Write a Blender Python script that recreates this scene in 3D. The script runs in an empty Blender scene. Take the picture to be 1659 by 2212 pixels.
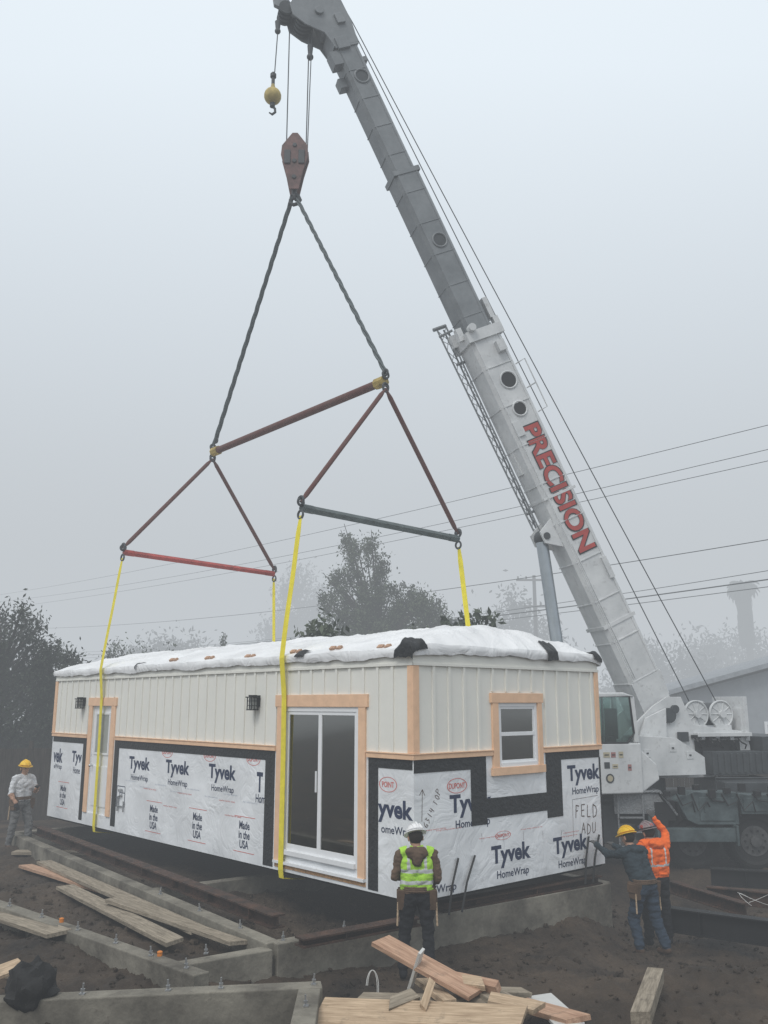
import bpy, bmesh, math, random
import numpy as np
from mathutils import Vector, Matrix, Euler, noise
R=math.radians
scene=bpy.context.scene
col=scene.collection
random.seed(7); rng=np.random.default_rng(7)
scene.view_settings.view_transform='Standard'
scene.view_settings.look='None'
scene.view_settings.exposure=0

# ---------------------------------------------------------------- materials
def newmat(name):
    m=bpy.data.materials.new(name); m.use_nodes=True
    nt=m.node_tree; b=nt.nodes['Principled BSDF']
    return m,nt,b
def mat(name,c,rough=.8,var=.12,scale=4,bump=0,bscale=30,metal=0,c2=None,stretch=None,detail=5,spec=.3,grime=0):
    m,nt,b=newmat(name); N=nt.nodes; L=nt.links
    b.inputs['Roughness'].default_value=rough
    b.inputs['Metallic'].default_value=metal
    b.inputs['Specular IOR Level'].default_value=spec
    tc=N.new('ShaderNodeTexCoord'); mp=N.new('ShaderNodeMapping')
    if stretch: mp.inputs['Scale'].default_value=stretch
    L.new(tc.outputs['Object'],mp.inputs['Vector'])
    nz=N.new('ShaderNodeTexNoise'); nz.inputs['Scale'].default_value=scale; nz.inputs['Detail'].default_value=detail
    nz.inputs['Roughness'].default_value=.65
    L.new(mp.outputs[0],nz.inputs['Vector'])
    cr=N.new('ShaderNodeValToRGB')
    cr.color_ramp.elements[0].position=.32; cr.color_ramp.elements[1].position=.68
    a=[x*(1-var) for x in c]; d=[min(1,x*(1+var)) for x in c] if c2 is None else c2
    cr.color_ramp.elements[0].color=(*a,1); cr.color_ramp.elements[1].color=(*d,1)
    L.new(nz.outputs['Fac'],cr.inputs[0]); out=cr.outputs[0]
    if grime:
        g=N.new('ShaderNodeTexNoise'); g.inputs['Scale'].default_value=7; g.inputs['Detail'].default_value=10; g.inputs['Roughness'].default_value=.75
        L.new(tc.outputs['Object'],g.inputs['Vector'])
        r2=N.new('ShaderNodeValToRGB'); r2.color_ramp.elements[0].position=.56; r2.color_ramp.elements[1].position=.74
        r2.color_ramp.elements[0].color=(0,0,0,1); r2.color_ramp.elements[1].color=(grime,grime,grime,1)
        L.new(g.outputs['Fac'],r2.inputs[0])
        mx=N.new('ShaderNodeMix'); mx.data_type='RGBA'; L.new(r2.outputs[0],mx.inputs[0]); L.new(out,mx.inputs[6]); mx.inputs[7].default_value=(.09,.075,.06,1); out=mx.outputs[2]
    L.new(out,b.inputs['Base Color'])
    if bump:
        n2=N.new('ShaderNodeTexNoise'); n2.inputs['Scale'].default_value=bscale; n2.inputs['Detail'].default_value=6
        L.new(mp.outputs[0],n2.inputs['Vector'])
        bp=N.new('ShaderNodeBump'); bp.inputs['Strength'].default_value=bump; bp.inputs['Distance'].default_value=.03
        L.new(n2.outputs['Fac'],bp.inputs['Height']); L.new(bp.outputs[0],b.inputs['Normal'])
    return m
def wrapmat(name,c,strength=.5,dist=.03,sc=3.0,lo=.74):
    m,nt,b=newmat(name); N=nt.nodes; L=nt.links
    b.inputs['Roughness'].default_value=.42; b.inputs['Specular IOR Level'].default_value=.4
    tc=N.new('ShaderNodeTexCoord')
    n0=N.new('ShaderNodeTexNoise'); n0.inputs['Scale'].default_value=sc; n0.inputs['Detail'].default_value=3; n0.inputs['Distortion'].default_value=1.6
    L.new(tc.outputs['Object'],n0.inputs['Vector'])
    ab=N.new('ShaderNodeMath'); ab.operation='SUBTRACT'; ab.inputs[1].default_value=.5
    L.new(n0.outputs['Fac'],ab.inputs[0])
    a2=N.new('ShaderNodeMath'); a2.operation='ABSOLUTE'; L.new(ab.outputs[0],a2.inputs[0])
    n1=N.new('ShaderNodeTexNoise'); n1.inputs['Scale'].default_value=1.2; n1.inputs['Detail'].default_value=2
    L.new(tc.outputs['Object'],n1.inputs['Vector'])
    ad=N.new('ShaderNodeMath'); ad.operation='ADD'; L.new(a2.outputs[0],ad.inputs[0]); L.new(n1.outputs['Fac'],ad.inputs[1])
    bp=N.new('ShaderNodeBump'); bp.inputs['Strength'].default_value=strength; bp.inputs['Distance'].default_value=dist
    L.new(ad.outputs[0],bp.inputs['Height']); L.new(bp.outputs[0],b.inputs['Normal'])
    cr=N.new('ShaderNodeValToRGB'); cr.color_ramp.elements[0].color=(*[x*lo for x in c],1); cr.color_ramp.elements[1].color=(*c,1)
    cr.color_ramp.elements[0].position=.3; cr.color_ramp.elements[1].position=.6
    L.new(n1.outputs['Fac'],cr.inputs[0]); L.new(cr.outputs[0],b.inputs['Base Color'])
    return m
def glassmat(name,tint,gl=(1,1,1),ior=1.7):
    m,nt,b=newmat(name); N=nt.nodes; L=nt.links; N.remove(b)
    t=N.new('ShaderNodeBsdfTransparent'); t.inputs[0].default_value=(*tint,1)
    g=N.new('ShaderNodeBsdfGlossy'); g.inputs['Roughness'].default_value=.04; g.inputs['Color'].default_value=(*gl,1)
    f=N.new('ShaderNodeFresnel'); f.inputs[0].default_value=ior
    x=N.new('ShaderNodeMixShader'); L.new(f.outputs[0],x.inputs[0]); L.new(t.outputs[0],x.inputs[1]); L.new(g.outputs[0],x.inputs[2])
    L.new(x.outputs[0],N['Material Output'].inputs['Surface'])
    return m
M_siding=mat('siding_paint',(.78,.77,.71),.6,.03,1.5,.06,60)
M_trimw=mat('white_trim',(.60,.60,.58),.5,.06,3,grime=.5)
M_peach=mat('primed_wood_trim',(.80,.52,.335),.7,.08,6,.1,40)
M_wrap=wrapmat('house_wrap',(.84,.86,.88),.60,.05,2.0,.82)
M_inside=mat('interior_wall',(.88,.85,.78),.9,.04,3)
M_roof=wrapmat('roof_wrap',(.82,.825,.83),.8,.06,2.2,.84)
M_tape=mat('black_flashing_tape',(.02,.022,.024),.5,.35,9,.6,20)
M_dark=mat('dark_underside',(.02,.02,.02),.9,.3,3)
M_ink=mat('dark_blue_ink',(.028,.042,.09),.6,.1,5)
M_red=mat('red_ink',(.64,.17,.15),.6,.1,5)
M_lightink=mat('pale_blue_ink',(.50,.54,.60),.6,.1,5)
M_marker=mat('marker_ink',(.12,.085,.075),.7,.1,5)
M_vinyl=mat('white_vinyl',(.80,.81,.82),.35,.03,3)
M_glass=glassmat('window_glass',(.93,.94,.88),(1,1,.95),2.7)
M_screen=mat('screen',(.06,.07,.07),.8,.1,3)
M_blind=mat('grey_door_glass',(.36,.38,.36),.25,.15,3)
M_black=mat('black_metal',(.015,.015,.016),.45,.2,6)
M_osb=mat('osb',(.45,.26,.13),.85,.4,30,.3,60)
M_white=mat('crane_white_paint',(.54,.555,.56),.4,.08,1.6,c2=(.68,.69,.69),detail=9,grime=.45)
M_gray=mat('crane_gray_paint',(.17,.185,.195),.45,.12,1.8,detail=9,c2=(.23,.245,.255),grime=.3)
M_dgray=mat('dark_gray_steel',(.05,.056,.06),.5,.25,4,.1,30)
M_teal=mat('gray_green_paint',(.055,.078,.083),.5,.25,3,.12,20,c2=(.105,.135,.14),grime=.7)
M_chrome=mat('polished_steel',(.55,.57,.58),.18,.05,3,metal=1)
M_tread=mat('tread_plate',(.28,.29,.30),.42,.25,30,.8,60,metal=.5)
M_galv=mat('galvanised_bolt',(.42,.43,.44),.4,.2,30,metal=.8)
M_rubber=mat('rubber',(.02,.02,.02),.85,.3,8,.2,40)
M_rim=mat('dirty_rim',(.07,.07,.07),.7,.4,8)
M_rope=mat('steel_rope',(.07,.075,.08),.6,.2,20)
M_sling=mat('braided_sling',(.10,.12,.125),.8,.3,18)
M_rust=mat('red_oxide_steel',(.17,.05,.042),.7,.35,6,.2,30,c2=(.13,.07,.06))
M_redp=mat('red_painted_steel',(.36,.055,.045),.6,.3,5)
M_greenbeam=mat('gray_green_beam',(.085,.105,.105),.6,.3,6)
M_yel=mat('yellow_webbing',(.80,.68,.04),.75,.12,8,.2,60)
M_yelp=mat('yellow_brown_paint',(.42,.31,.09),.6,.4,8)
M_conc=mat('wet_concrete',(.12,.108,.088),.8,.35,1.6,.4,14,c2=(.27,.25,.205),detail=10,grime=.8)
M_steelrust=mat('dark_rusty_beam',(.032,.024,.02),.75,.4,5,.3,30,c2=(.085,.045,.03))
M_wood=mat('fresh_lumber',(.40,.28,.175),.8,.25,3,.25,12,c2=(.58,.44,.30),stretch=(1,14,14),grime=.7)
M_woodr=mat('reddish_lumber',(.40,.225,.145),.75,.25,3,.25,12,c2=(.55,.36,.245),stretch=(1,12,12),grime=.65)
M_woodg=mat('weathered_lumber',(.21,.175,.13),.85,.3,3,.3,12,c2=(.38,.325,.25),stretch=(1,12,12),grime=.75)
M_bark=mat('bark',(.05,.043,.037),.9,.3,6,.6,15)
M_leaf=mat('foliage',(.040,.058,.034),.7,.4,.9,c2=(.10,.125,.075))
M_leafd=mat('dark_foliage',(.016,.026,.017),.7,.4,.9,c2=(.05,.062,.042))
M_fence=mat('old_fence',(.05,.043,.037),.9,.4,2,.3,20,stretch=(6,6,1))

# ---------------------------------------------------------------- mesh builder
def basis(d):
    d=d.normalized(); a=Vector((0,0,1)) if abs(d.z)<.9 else Vector((1,0,0))
    u=d.cross(a).normalized(); w=u.cross(d).normalized()
    return u,w
class MB:
    def __init__(s): s.v=[]; s.f=[]; s.m=[]
    def add(s,vs,fs,mi=0,M=None):
        o=len(s.v)
        for p in vs:
            p=Vector(p); s.v.append(tuple(M@p) if M is not None else tuple(p))
        for f in fs: s.f.append(tuple(o+i for i in f)); s.m.append(mi)
    def box(s,c,sz,mi=0,M=None):
        x,y,z=[k/2 for k in sz]; cx,cy,cz=c
        vs=[(cx+a*x,cy+b*y,cz+d*z) for a in(-1,1) for b in(-1,1) for d in(-1,1)]
        s.add(vs,[(0,1,3,2),(4,6,7,5),(0,4,5,1),(2,3,7,6),(0,2,6,4),(1,5,7,3)],mi,M)
    def bb(s,x0,x1,y0,y1,z0,z1,mi=0,M=None):
        s.box(((x0+x1)/2,(y0+y1)/2,(z0+z1)/2),(abs(x1-x0),abs(y1-y0),abs(z1-z0)),mi,M)
    def cyl(s,p1,p2,r1,r2=None,mi=0,n=14,M=None):
        if r2 is None:r2=r1
        p1=Vector(p1);p2=Vector(p2); u,w=basis(p2-p1); vs=[]
        for p,r in((p1,r1),(p2,r2)):
            for i in range(n):
                a=2*math.pi*i/n; vs.append(p+u*r*math.cos(a)+w*r*math.sin(a))
        fs=[(i,(i+1)%n,n+(i+1)%n,n+i) for i in range(n)]+[tuple(range(n-1,-1,-1)),tuple(range(n,2*n))]
        s.add(vs,fs,mi,M)
    def tube(s,pts,r,mi=0,n=6,M=None):
        pts=[Vector(p) for p in pts]; vs=[]; K=len(pts)
        d0=(pts[1]-pts[0]); u,w=basis(d0)
        for k,p in enumerate(pts):
            d=(pts[min(k+1,K-1)]-pts[max(k-1,0)]).normalized()
            u=(u-d*u.dot(d)).normalized(); w=d.cross(u)
            rr=r[k] if isinstance(r,(list,tuple)) else r
            for i in range(n):
                a=2*math.pi*i/n; vs.append(p+u*rr*math.cos(a)+w*rr*math.sin(a))
        fs=[(k*n+i,k*n+(i+1)%n,(k+1)*n+(i+1)%n,(k+1)*n+i) for k in range(K-1) for i in range(n)]
        fs+=[tuple(range(n-1,-1,-1)),tuple((K-1)*n+i for i in range(n))]
        s.add(vs,fs,mi,M)
    def sph(s,c,r,mi=0,n=14,M=None,zmin=-1):
        if not isinstance(r,(tuple,list)): r=(r,r,r)
        k=n//2+1; vs=[]; 
        for j in range(k+1):
            t=-math.pi/2+math.pi*j/k
            zz=max(math.sin(t),zmin)
            rr=math.cos(t) if math.sin(t)>zmin else math.sqrt(max(0,1-zmin*zmin))*(j+.01)/k
            for i in range(n):
                a=2*math.pi*i/n; vs.append((c[0]+r[0]*rr*math.cos(a),c[1]+r[1]*rr*math.sin(a),c[2]+r[2]*zz))
        fs=[(j*n+i,j*n+(i+1)%n,(j+1)*n+(i+1)%n,(j+1)*n+i) for j in range(k) for i in range(n)]
        s.add(vs,fs,mi,M)
    def prism(s,poly,t,mi=0,M=None):
        n=len(poly); vs=[(p[0],p[1],-t/2) for p in poly]+[(p[0],p[1],t/2) for p in poly]
        fs=[tuple(range(n-1,-1,-1)),tuple(range(n,2*n))]+[(i,(i+1)%n,n+(i+1)%n,n+i) for i in range(n)]
        s.add(vs,fs,mi,M)
    def ring(s,c,R1,r,axis,mi=0,n=16,M=None):
        c=Vector(c); u,w=basis(Vector(axis)); 
        pts=[c+(u*math.cos(2*math.pi*i/n)+w*math.sin(2*math.pi*i/n))*R1 for i in range(n+1)]
        s.tube(pts,r,mi,6,M)
    def text(s,body,w,h,M,mi=0,offset=0.0,shear=0):
        cu=bpy.data.curves.new('tmp','FONT'); cu.body=body; cu.size=1; cu.offset=offset; cu.shear=shear
        cu.align_x='LEFT'; cu.resolution_u=4; cu.space_line=.85
        if '\n' in body: cu.align_x='CENTER'
        o=bpy.data.objects.new('tmp',cu); col.objects.link(o)
        dg=bpy.context.evaluated_depsgraph_get(); me=bpy.data.meshes.new_from_object(o.evaluated_get(dg))
        vs=[v.co.copy() for v in me.vertices]; fs=[tuple(p.vertices) for p in me.polygons]
        bpy.data.objects.remove(o); bpy.data.meshes.remove(me); bpy.data.curves.remove(cu)
        if not vs: return
        x0=min(v.x for v in vs);x1=max(v.x for v in vs);y0=min(v.y for v in vs);y1=max(v.y for v in vs)
        vs=[((v.x-(x0+x1)/2)/(x1-x0)*w,(v.y-(y0+y1)/2)/(y1-y0)*h,0) for v in vs]
        s.add(vs,fs,mi,M)
    def obj(s,name,mats,parent=None,loc=(0,0,0),rot=(0,0,0),smooth=False,bevel=0):
        me=bpy.data.meshes.new(name); me.from_pydata(s.v,[],s.f)
        if not isinstance(mats,(list,tuple)): mats=[mats]
        for m in mats: me.materials.append(m)
        me.polygons.foreach_set('material_index',s.m)
        bm=bmesh.new(); bm.from_mesh(me); bmesh.ops.recalc_face_normals(bm,faces=bm.faces); bm.to_mesh(me); bm.free()
        if smooth:
            me.polygons.foreach_set('use_smooth',[True]*len(me.polygons)); me.set_sharp_from_angle(angle=R(38))
        me.update()
        o=bpy.data.objects.new(name,me); col.objects.link(o); o.location=loc; o.rotation_euler=rot
        if parent: o.parent=parent
        if bevel:
            b=o.modifiers.new('bevel','BEVEL'); b.width=bevel; b.segments=2; b.limit_method='ANGLE'; b.angle_limit=R(50)
        return o
def empty(name,loc=(0,0,0),rot=(0,0,0),parent=None):
    o=bpy.data.objects.new(name,None); col.objects.link(o); o.location=loc; o.rotation_euler=rot; o.parent=parent
    o.empty_display_size=.3
    return o
def tag(o,label,cat,group=None,kind=None):
    if label:o['label']=label
    if cat:o['category']=cat
    if group:o['group']=group
    if kind:o['kind']=kind
    return o
def fr(o,X,Y,Z):
    M=Matrix.Identity(4)
    for i,c in enumerate((X,Y,Z,o)):
        for j in range(3): M[j][i]=c[j]
    return M

# ---------------------------------------------------------------- camera, sky, light, fog
cam=bpy.data.cameras.new('camera'); co=bpy.data.objects.new('camera',cam); col.objects.link(co)
cam.sensor_fit='VERTICAL'; cam.sensor_height=24; cam.lens=24*1900/2212; cam.clip_end=3000; cam.clip_start=.1
co.location=(0,0,3.2); co.rotation_euler=(R(90+12.28),0,0)
scene.camera=co
w=bpy.data.worlds.new('World'); scene.world=w; w.use_nodes=True
nt=w.node_tree; bg=nt.nodes['Background']
sky=nt.nodes.new('ShaderNodeTexSky'); sky.sky_type='NISHITA'; sky.sun_disc=False
sky.sun_elevation=R(50); sky.sun_rotation=R(200); sky.dust_density=4
sc=nt.nodes.new('ShaderNodeVectorMath'); sc.operation='SCALE'; sc.inputs['Scale'].default_value=.10
nt.links.new(sky.outputs[0],sc.inputs[0])
tc=nt.nodes.new('ShaderNodeTexCoord'); sp=nt.nodes.new('ShaderNodeSeparateXYZ'); nt.links.new(tc.outputs['Generated'],sp.inputs[0])
cr=nt.nodes.new('ShaderNodeValToRGB'); nt.links.new(sp.outputs[2],cr.inputs[0])
e=cr.color_ramp.elements; e[0].position=0; e[0].color=(.64,.68,.715,1); e[1].position=1; e[1].color=(1,1,1,1)
k=e.new(.35); k.color=(.77,.845,.91,1); k=e.new(.65); k.color=(.86,.94,1.0,1)
mx=nt.nodes.new('ShaderNodeMix'); mx.data_type='RGBA'; mx.inputs[0].default_value=.90
nt.links.new(sc.outputs[0],mx.inputs[6]); nt.links.new(cr.outputs[0],mx.inputs[7]); nt.links.new(mx.outputs[2],bg.inputs[0])
bg.inputs[1].default_value=1.12
sl=bpy.data.lights.new('sun','SUN'); sl.energy=1.35; sl.angle=R(22); sl.color=(1,.975,.94)
so=bpy.data.objects.new('sun',sl); col.objects.link(so); so.rotation_euler=(R(40),0,R(-28)); so.location=(0,-10,30)
def fog(name,x0,x1,y0,y1,z0,z1,dens,c,label):
    m=bpy.data.materials.new(name); m.use_nodes=True; n=m.node_tree; n.nodes.clear()
    out=n.nodes.new('ShaderNodeOutputMaterial'); ab=n.nodes.new('ShaderNodeVolumeAbsorption'); ab.inputs[0].default_value=(0,0,0,1); ab.inputs[1].default_value=dens
    em=n.nodes.new('ShaderNodeEmission'); em.inputs[0].default_value=(*c,1); em.inputs[1].default_value=dens  # fog glows by emission, standing in for scattered daylight
    ad=n.nodes.new('ShaderNodeAddShader'); n.links.new(ab.outputs[0],ad.inputs[0]); n.links.new(em.outputs[0],ad.inputs[1]); n.links.new(ad.outputs[0],out.inputs['Volume'])
    b=MB(); b.bb(x0,x1,y0,y1,z0,z1); o=b.obj(name,m); tag(o,label,'fog',kind='structure')
fog('fog',-260,260,-60,330,-3,34,.0056,(.585,.628,.67),'thin pale grey morning fog filling the air')
fog('fog_bank',-240,240,25.5,320,-2.5,24,.022,(.53,.562,.59),'dense pale grey fog bank beyond the yard')

# ---------------------------------------------------------------- ground
def sstep(a,b,x):
    t=max(0,min(1,(x-a)/(b-a))); return t*t*(3-2*t)
def gz(x,y,fine=True):
    z=.18*sstep(-.6,-2.2,x)*(1-sstep(22,30,y))
    z-=.32*sstep(2.2,3.3,x-.25*(y-12))*sstep(10.6,12.2,y)*(1-sstep(17,19,y))
    z+=1.5*sstep(8.5,2,y)
    z+=.30*math.exp(-((x-3.8)**2/1.8+(y-10.9)**2/.5))
    z+=.15*math.exp(-((x+4)**2/3+(y-11.6)**2/.4))
    if fine:
        near=1-sstep(25,45,y) if y>0 else 1-sstep(5,30,-y)
        near*=1-sstep(14,30,abs(x))
        z+=near*(.08*noise.noise(Vector((x*.8,y*.8,1)))+.06*noise.noise(Vector((x*2.7,y*2.7,3)))+.055*abs(noise.noise(Vector((x*6,y*6,5))))+.04*noise.noise(Vector((x*15,y*15,2))))
    return z
def axis(lo,hi,st,far):
    a=list(np.arange(lo,hi,st)); d=st; v=a[-1]
    while v<far: d*=1.3; v+=d; a.append(v)
    d=st; v=a[0]; b=[]
    while v>-far: d*=1.3; v-=d; b.append(v)
    return b[::-1]+a
xs=axis(-7.5,8,.05,900); ys=axis(8.7,18,.05,900)
vs=[(x,y,gz(x,y)) for y in ys for x in xs]; nx=len(xs)
fs=[(j*nx+i,j*nx+i+1,(j+1)*nx+i+1,(j+1)*nx+i) for j in range(len(ys)-1) for i in range(nx-1)]
M_dirt=mat('wet_soil',(.021,.0155,.0115),.8,.35,.8,1.0,16,c2=(.085,.061,.041),detail=14)
b=MB(); b.v=vs; b.f=fs; b.m=[0]*len(fs); g=b.obj('ground',M_dirt); tag(g,None,None,kind='structure')
for p in g.data.polygons: p.use_smooth=True
b=MB()
for i in range(3200):
    x=random.uniform(-6.5,7.5); y=random.uniform(8.9,16.5)
    r=random.uniform(.012,.04)*(2.0 if random.random()<.1 else 1)
    z=gz(x,y); q=Matrix.Translation((x,y,z))@Euler((random.random()*3,random.random()*3,0)).to_matrix().to_4x4()
    n0=len(b.v); b.sph((0,0,0),(r,r*random.uniform(.6,1),r*.7),0,6,q)
    for j in range(n0,len(b.v)): b.v[j]=tuple(a+random.uniform(-.25,.25)*r for a in b.v[j])
tag(b.obj('soil_clods',M_dirt),'loose dark wet clods of earth scattered on the ground','soil',kind='stuff')

# ---------------------------------------------------------------- foundation
b=MB()
def stem(p,q,top=.45,wd=.2,z0=-.5):
    p=Vector((*p,0));q=Vector((*q,0)); d=(q-p); L=d.length; a=math.atan2(d.y,d.x)
    M=Matrix.Translation((p+q)/2)@Matrix.Rotation(a,4,'Z'); b.box((0,0,(top+z0)/2),(L,wd,top-z0),0,M)
F=Vector((-1.3,11.2)); e2=Vector((.80,.60)); e1=Vector((-.6,.8))
stem(F,F+e2*6,.45); stem(F,F+e1*11.4,.452); stem(F+e1*11.4,F+e1*11.4+e2*6,.448); stem(F+e2*6,F+e2*6+e1*11.4,.446)
stem(F+e1*4+e2*.1,F+e1*4+e2*5.9,.40)
stem((-1.35,11.17),(-2.42,10.42),.40,.2)
fo=b.obj('concrete_foundation',M_conc,bevel=.012); tag(fo,'poured grey concrete stem wall foundation under the hanging module','foundation')
b=MB(); stem((-1.90,9.98),(-5.42,13.3)); stem((-5.42,13.3),(-8.2,15.95),.449)
fo2=b.obj('concrete_foundation',M_conc,bevel=.012); tag(fo2,'low grey concrete footing wall with anchor bolts beside loose planks','foundation')
b=MB(); stem((-.62,9.56),(-5.6,8.85),.47,.22); stem((-.73,9.43),(-.70,8.0),.468,.22)
fo3=b.obj('concrete_foundation',M_conc,bevel=.012); tag(fo3,'grey concrete footing wall turning a corner, with bolts on top','foundation')
def bolts(par,pts,top):
    for x,y in pts:
        b=MB(); b.cyl((0,0,0),(0,0,.10),.010,mi=0,n=8); b.cyl((0,0,.03),(0,0,.05),.022,mi=0,n=6); b.box((0,0,.006),(.05,.05,.012))
        o=b.obj('anchor_bolt',M_galv,par,(x,y,top),(0,R(random.uniform(-6,6)),0))
bolts(fo2,[(-2.1,10.17),(-2.6,10.64),(-3.15,11.16),(-3.8,11.77),(-4.5,12.43),(-5.2,13.09)],.45)
bolts(fo3,[(-.7,9.54),(-1.6,9.42),(-2.1,9.35),(-2.9,9.24),(-.72,8.9)],.47)
bolts(fo,[(-1.2,11.3),(-.5,11.8),(-1.8,11.87),(-2.5,12.8),(-3.3,13.87),(-2.0,10.72)],.45)

# ---------------------------------------------------------------- beams on site
def ibeam(name,p,q,h,wd,m,label,cat='steel beam'):
    p=Vector(p);q=Vector(q);d=q-p;L=d.length
    b=MB(); b.box((0,0,h-.01),(L,wd,.02)); b.box((0,0,.01),(L,wd,.02)); b.box((0,0,h/2),(L,.014,h-.041))
    for k in range(int(L/1.2)): b.box((-L/2+.6+k*1.2,0,h/2),(.012,wd-.01,h-.042))
    o=b.obj(name,m); o.location=(p+q)/2; o.rotation_euler=(0,-math.asin(d.z/L),math.atan2(d.y,d.x)); tag(o,label,cat)
    return o
ibeam('steel_beam',(*(F+e2*.35+e1*.5),.46),(*(F+e2*.35+e1*10.8),.46),.16,.2,M_steelrust,'long rusty steel beam lying along the concrete wall')
ibeam('steel_beam',(-.98,10.98,.455),(.42,12.03,.455),.10,.2,M_steelrust,'short rusty steel beam lying on the foundation corner')
ibeam('steel_beam',(.75,12.75,.452),(3.35,14.7,.452),.12,.2,M_steelrust,'dark steel beam on the foundation end wall')
ibeam('steel_beam',(4.25,14.4,-.16),(6.6,12.4,-.1),.34,.2,M_black,'black steel beam lying in the mud')
ibeam('steel_beam',(6.0,17.2,-.05),(9.0,16.2,-.05),.30,.2,M_black,'black steel beam lying beside the crane')
ibeam('steel_beam',(5.4,15.7,-.02),(7.6,14.4,-.02),.24,.16,M_steelrust,'rusty dark steel beam lying behind the black one')
ibeam('steel_beam',(5.0,16.4,-.02),(5.6,14.6,-.02),.2,.16,M_steelrust,'dark steel crosspiece lying by the longer beams')

# ---------------------------------------------------------------- house
H=empty('modular_house',(.39,12.02,.77),(0,0,R(42)))
tag(H,'white modular house wrapped in printed sheeting, hanging from crane straps','house')
W,LN,HT=4.2,12.0,3.1
op_long=[(1.1,2.9,.2,2.38),(9.0,9.92,.2,2.38)]
op_end=[(1.69,2.6,1.53,2.44)]
op_back_light=[(.3,2.4,.3,2.6),(2.6,4.8,.3,2.6),(7.0,8.2,1.2,2.3)]  # back-wall openings are unseen, added to let daylight into the interior
def wall(b,fn,a0,a1,z0,z1,ops,mi=0):
    A=sorted({a0,a1,*[max(a0,min(a1,v)) for o in ops for v in o[:2]]}); Z=sorted({z0,z1,*[max(z0,min(z1,v)) for o in ops for v in o[2:]]})
    for i in range(len(A)-1):
        for j in range(len(Z)-1):
            ca=(A[i]+A[i+1])/2; cz=(Z[j]+Z[j+1])/2
            if any(o[0]<ca<o[1] and o[2]<cz<o[3] for o in ops): continue
            fn(b,A[i],A[i+1],Z[j],Z[j+1],mi)
fl=lambda b,a,c,z0,z1,mi: b.bb(0,.12,a,c,z0,z1,mi)
fe=lambda b,a,c,z0,z1,mi: b.bb(a,c,0,.12,z0,z1,mi)
fl2=lambda b,a,c,z0,z1,mi: b.bb(W-.12,W,a,c,z0,z1,mi)
fe2=lambda b,a,c,z0,z1,mi: b.bb(a,c,LN-.12,LN,z0,z1,mi)
ZB=1.70
b=MB()
wall(b,fl,0,LN,ZB,HT,op_long); wall(b,fe,.12,W,ZB,HT,op_end); wall(b,fl2,.12,LN-.12,ZB,HT,op_back_light); wall(b,fe2,.12,W,ZB,HT,[])
y=.40; BT=.022; BW=.024
while y<LN-.1:
    z1=HT-.15
    if not any(o[0]-.2<y<o[1]+.2 for o in op_long): b.bb(-BT,0,y-BW,y+BW,ZB+.08,z1)
    else: b.bb(-BT,0,y-BW,y+BW,2.56,z1)
    y+=.305
x=.38
while x<W-.12:
    if not(1.5<x<2.74): b.bb(x-BW,x+BW,-BT,0,ZB+.08,HT-.15)
    else: b.bb(x-BW,x+BW,-BT,0,2.60,HT-.15)
    x+=.305
for x in np.arange(.4,W,.305): b.bb(x-.019,x+.019,LN,LN+.014,ZB+.08,HT-.15)
for y in np.arange(5.0,LN,.305):
    if not any(o[0]<y<o[1] for o in op_back_light): b.bb(W,W+.014,y-.019,y+.019,ZB+.08,HT-.15)
b.obj('siding',M_siding,H)
b=MB()
wall(b,fl,0,LN,-.05,ZB,op_long); wall(b,fe,.12,W,-.05,ZB,op_end); wall(b,fl2,.12,LN-.12,-.05,ZB,op_back_light); wall(b,fe2,.12,W,-.05,ZB,[])
b.obj('house_wrap',M_wrap,H)
b=MB(); b.bb(.13,W-.13,.13,LN-.13,.0,.18,1); b.bb(.13,W-.13,.13,LN-.13,2.75,2.85,1); b.bb(.125,W-.125,5.0,5.1,.19,2.74,1)
b.bb(.125,.14,.13,1.05,.19,2.7,1); b.bb(2.9,3.6,2.4,2.6,.19,1.1,1)
b.bb(.04,W-.04,.04,LN-.04,-.09,-.052,2)
b.obj('floor',[M_wood,M_inside,M_dark],H)
M_clear=glassmat('clear_glass',(.95,.95,.95),ior=1.3)
for (a,c,z0,z1) in op_back_light:
    b=MB(); b.bb(W-.08,W+.01,a,a+.06,z0,z1); b.bb(W-.08,W+.01,c-.06,c,z0,z1); b.bb(W-.08,W+.01,a+.06,c-.06,z0,z0+.06); b.bb(W-.08,W+.01,a+.06,c-.06,z1-.06,z1); b.bb(W-.08,W+.01,(a+c)/2-.03,(a+c)/2+.03,z0+.06,z1-.06)
    wb=b.obj('window',M_vinyl,H); b=MB(); b.bb(W-.04,W-.035,a+.06,c-.06,z0+.06,z1-.06); b.obj('glass_pane',M_clear,wb)  # added windows, out of view, that brighten the rooms inside
T=.007
def strip(lst,kind):
    b=MB()
    for a0,a1,z0,z1 in lst:
        if kind=='l': b.bb(-T,-.001,a0,a1,z0,z1)
        else: b.bb(a0,a1,-T,-.001,z0,z1)
    b.obj('flashing_tape',M_tape,H)
strip([(3.14,3.40,-.02,ZB-.15),(8.58,8.78,.04,ZB-.15),(3.14,8.78,ZB-.15,ZB)],'l')
strip([(10.14,10.30,.02,ZB-.12),(10.14,11.95,ZB-.12,ZB)],'l')
strip([(.70,.90,-.02,ZB-.13),(0.02,.90,ZB-.13,ZB)],'l')
strip([(0.0,1.42,ZB-.17,ZB),(1.10,1.42,.78,ZB-.17),(1.42,2.78,.86,1.12),(2.78,3.16,.75,ZB),(3.16,W-.02,ZB-.12,ZB),(W-.04,W-.002,.1,ZB-.12)],'e')
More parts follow.
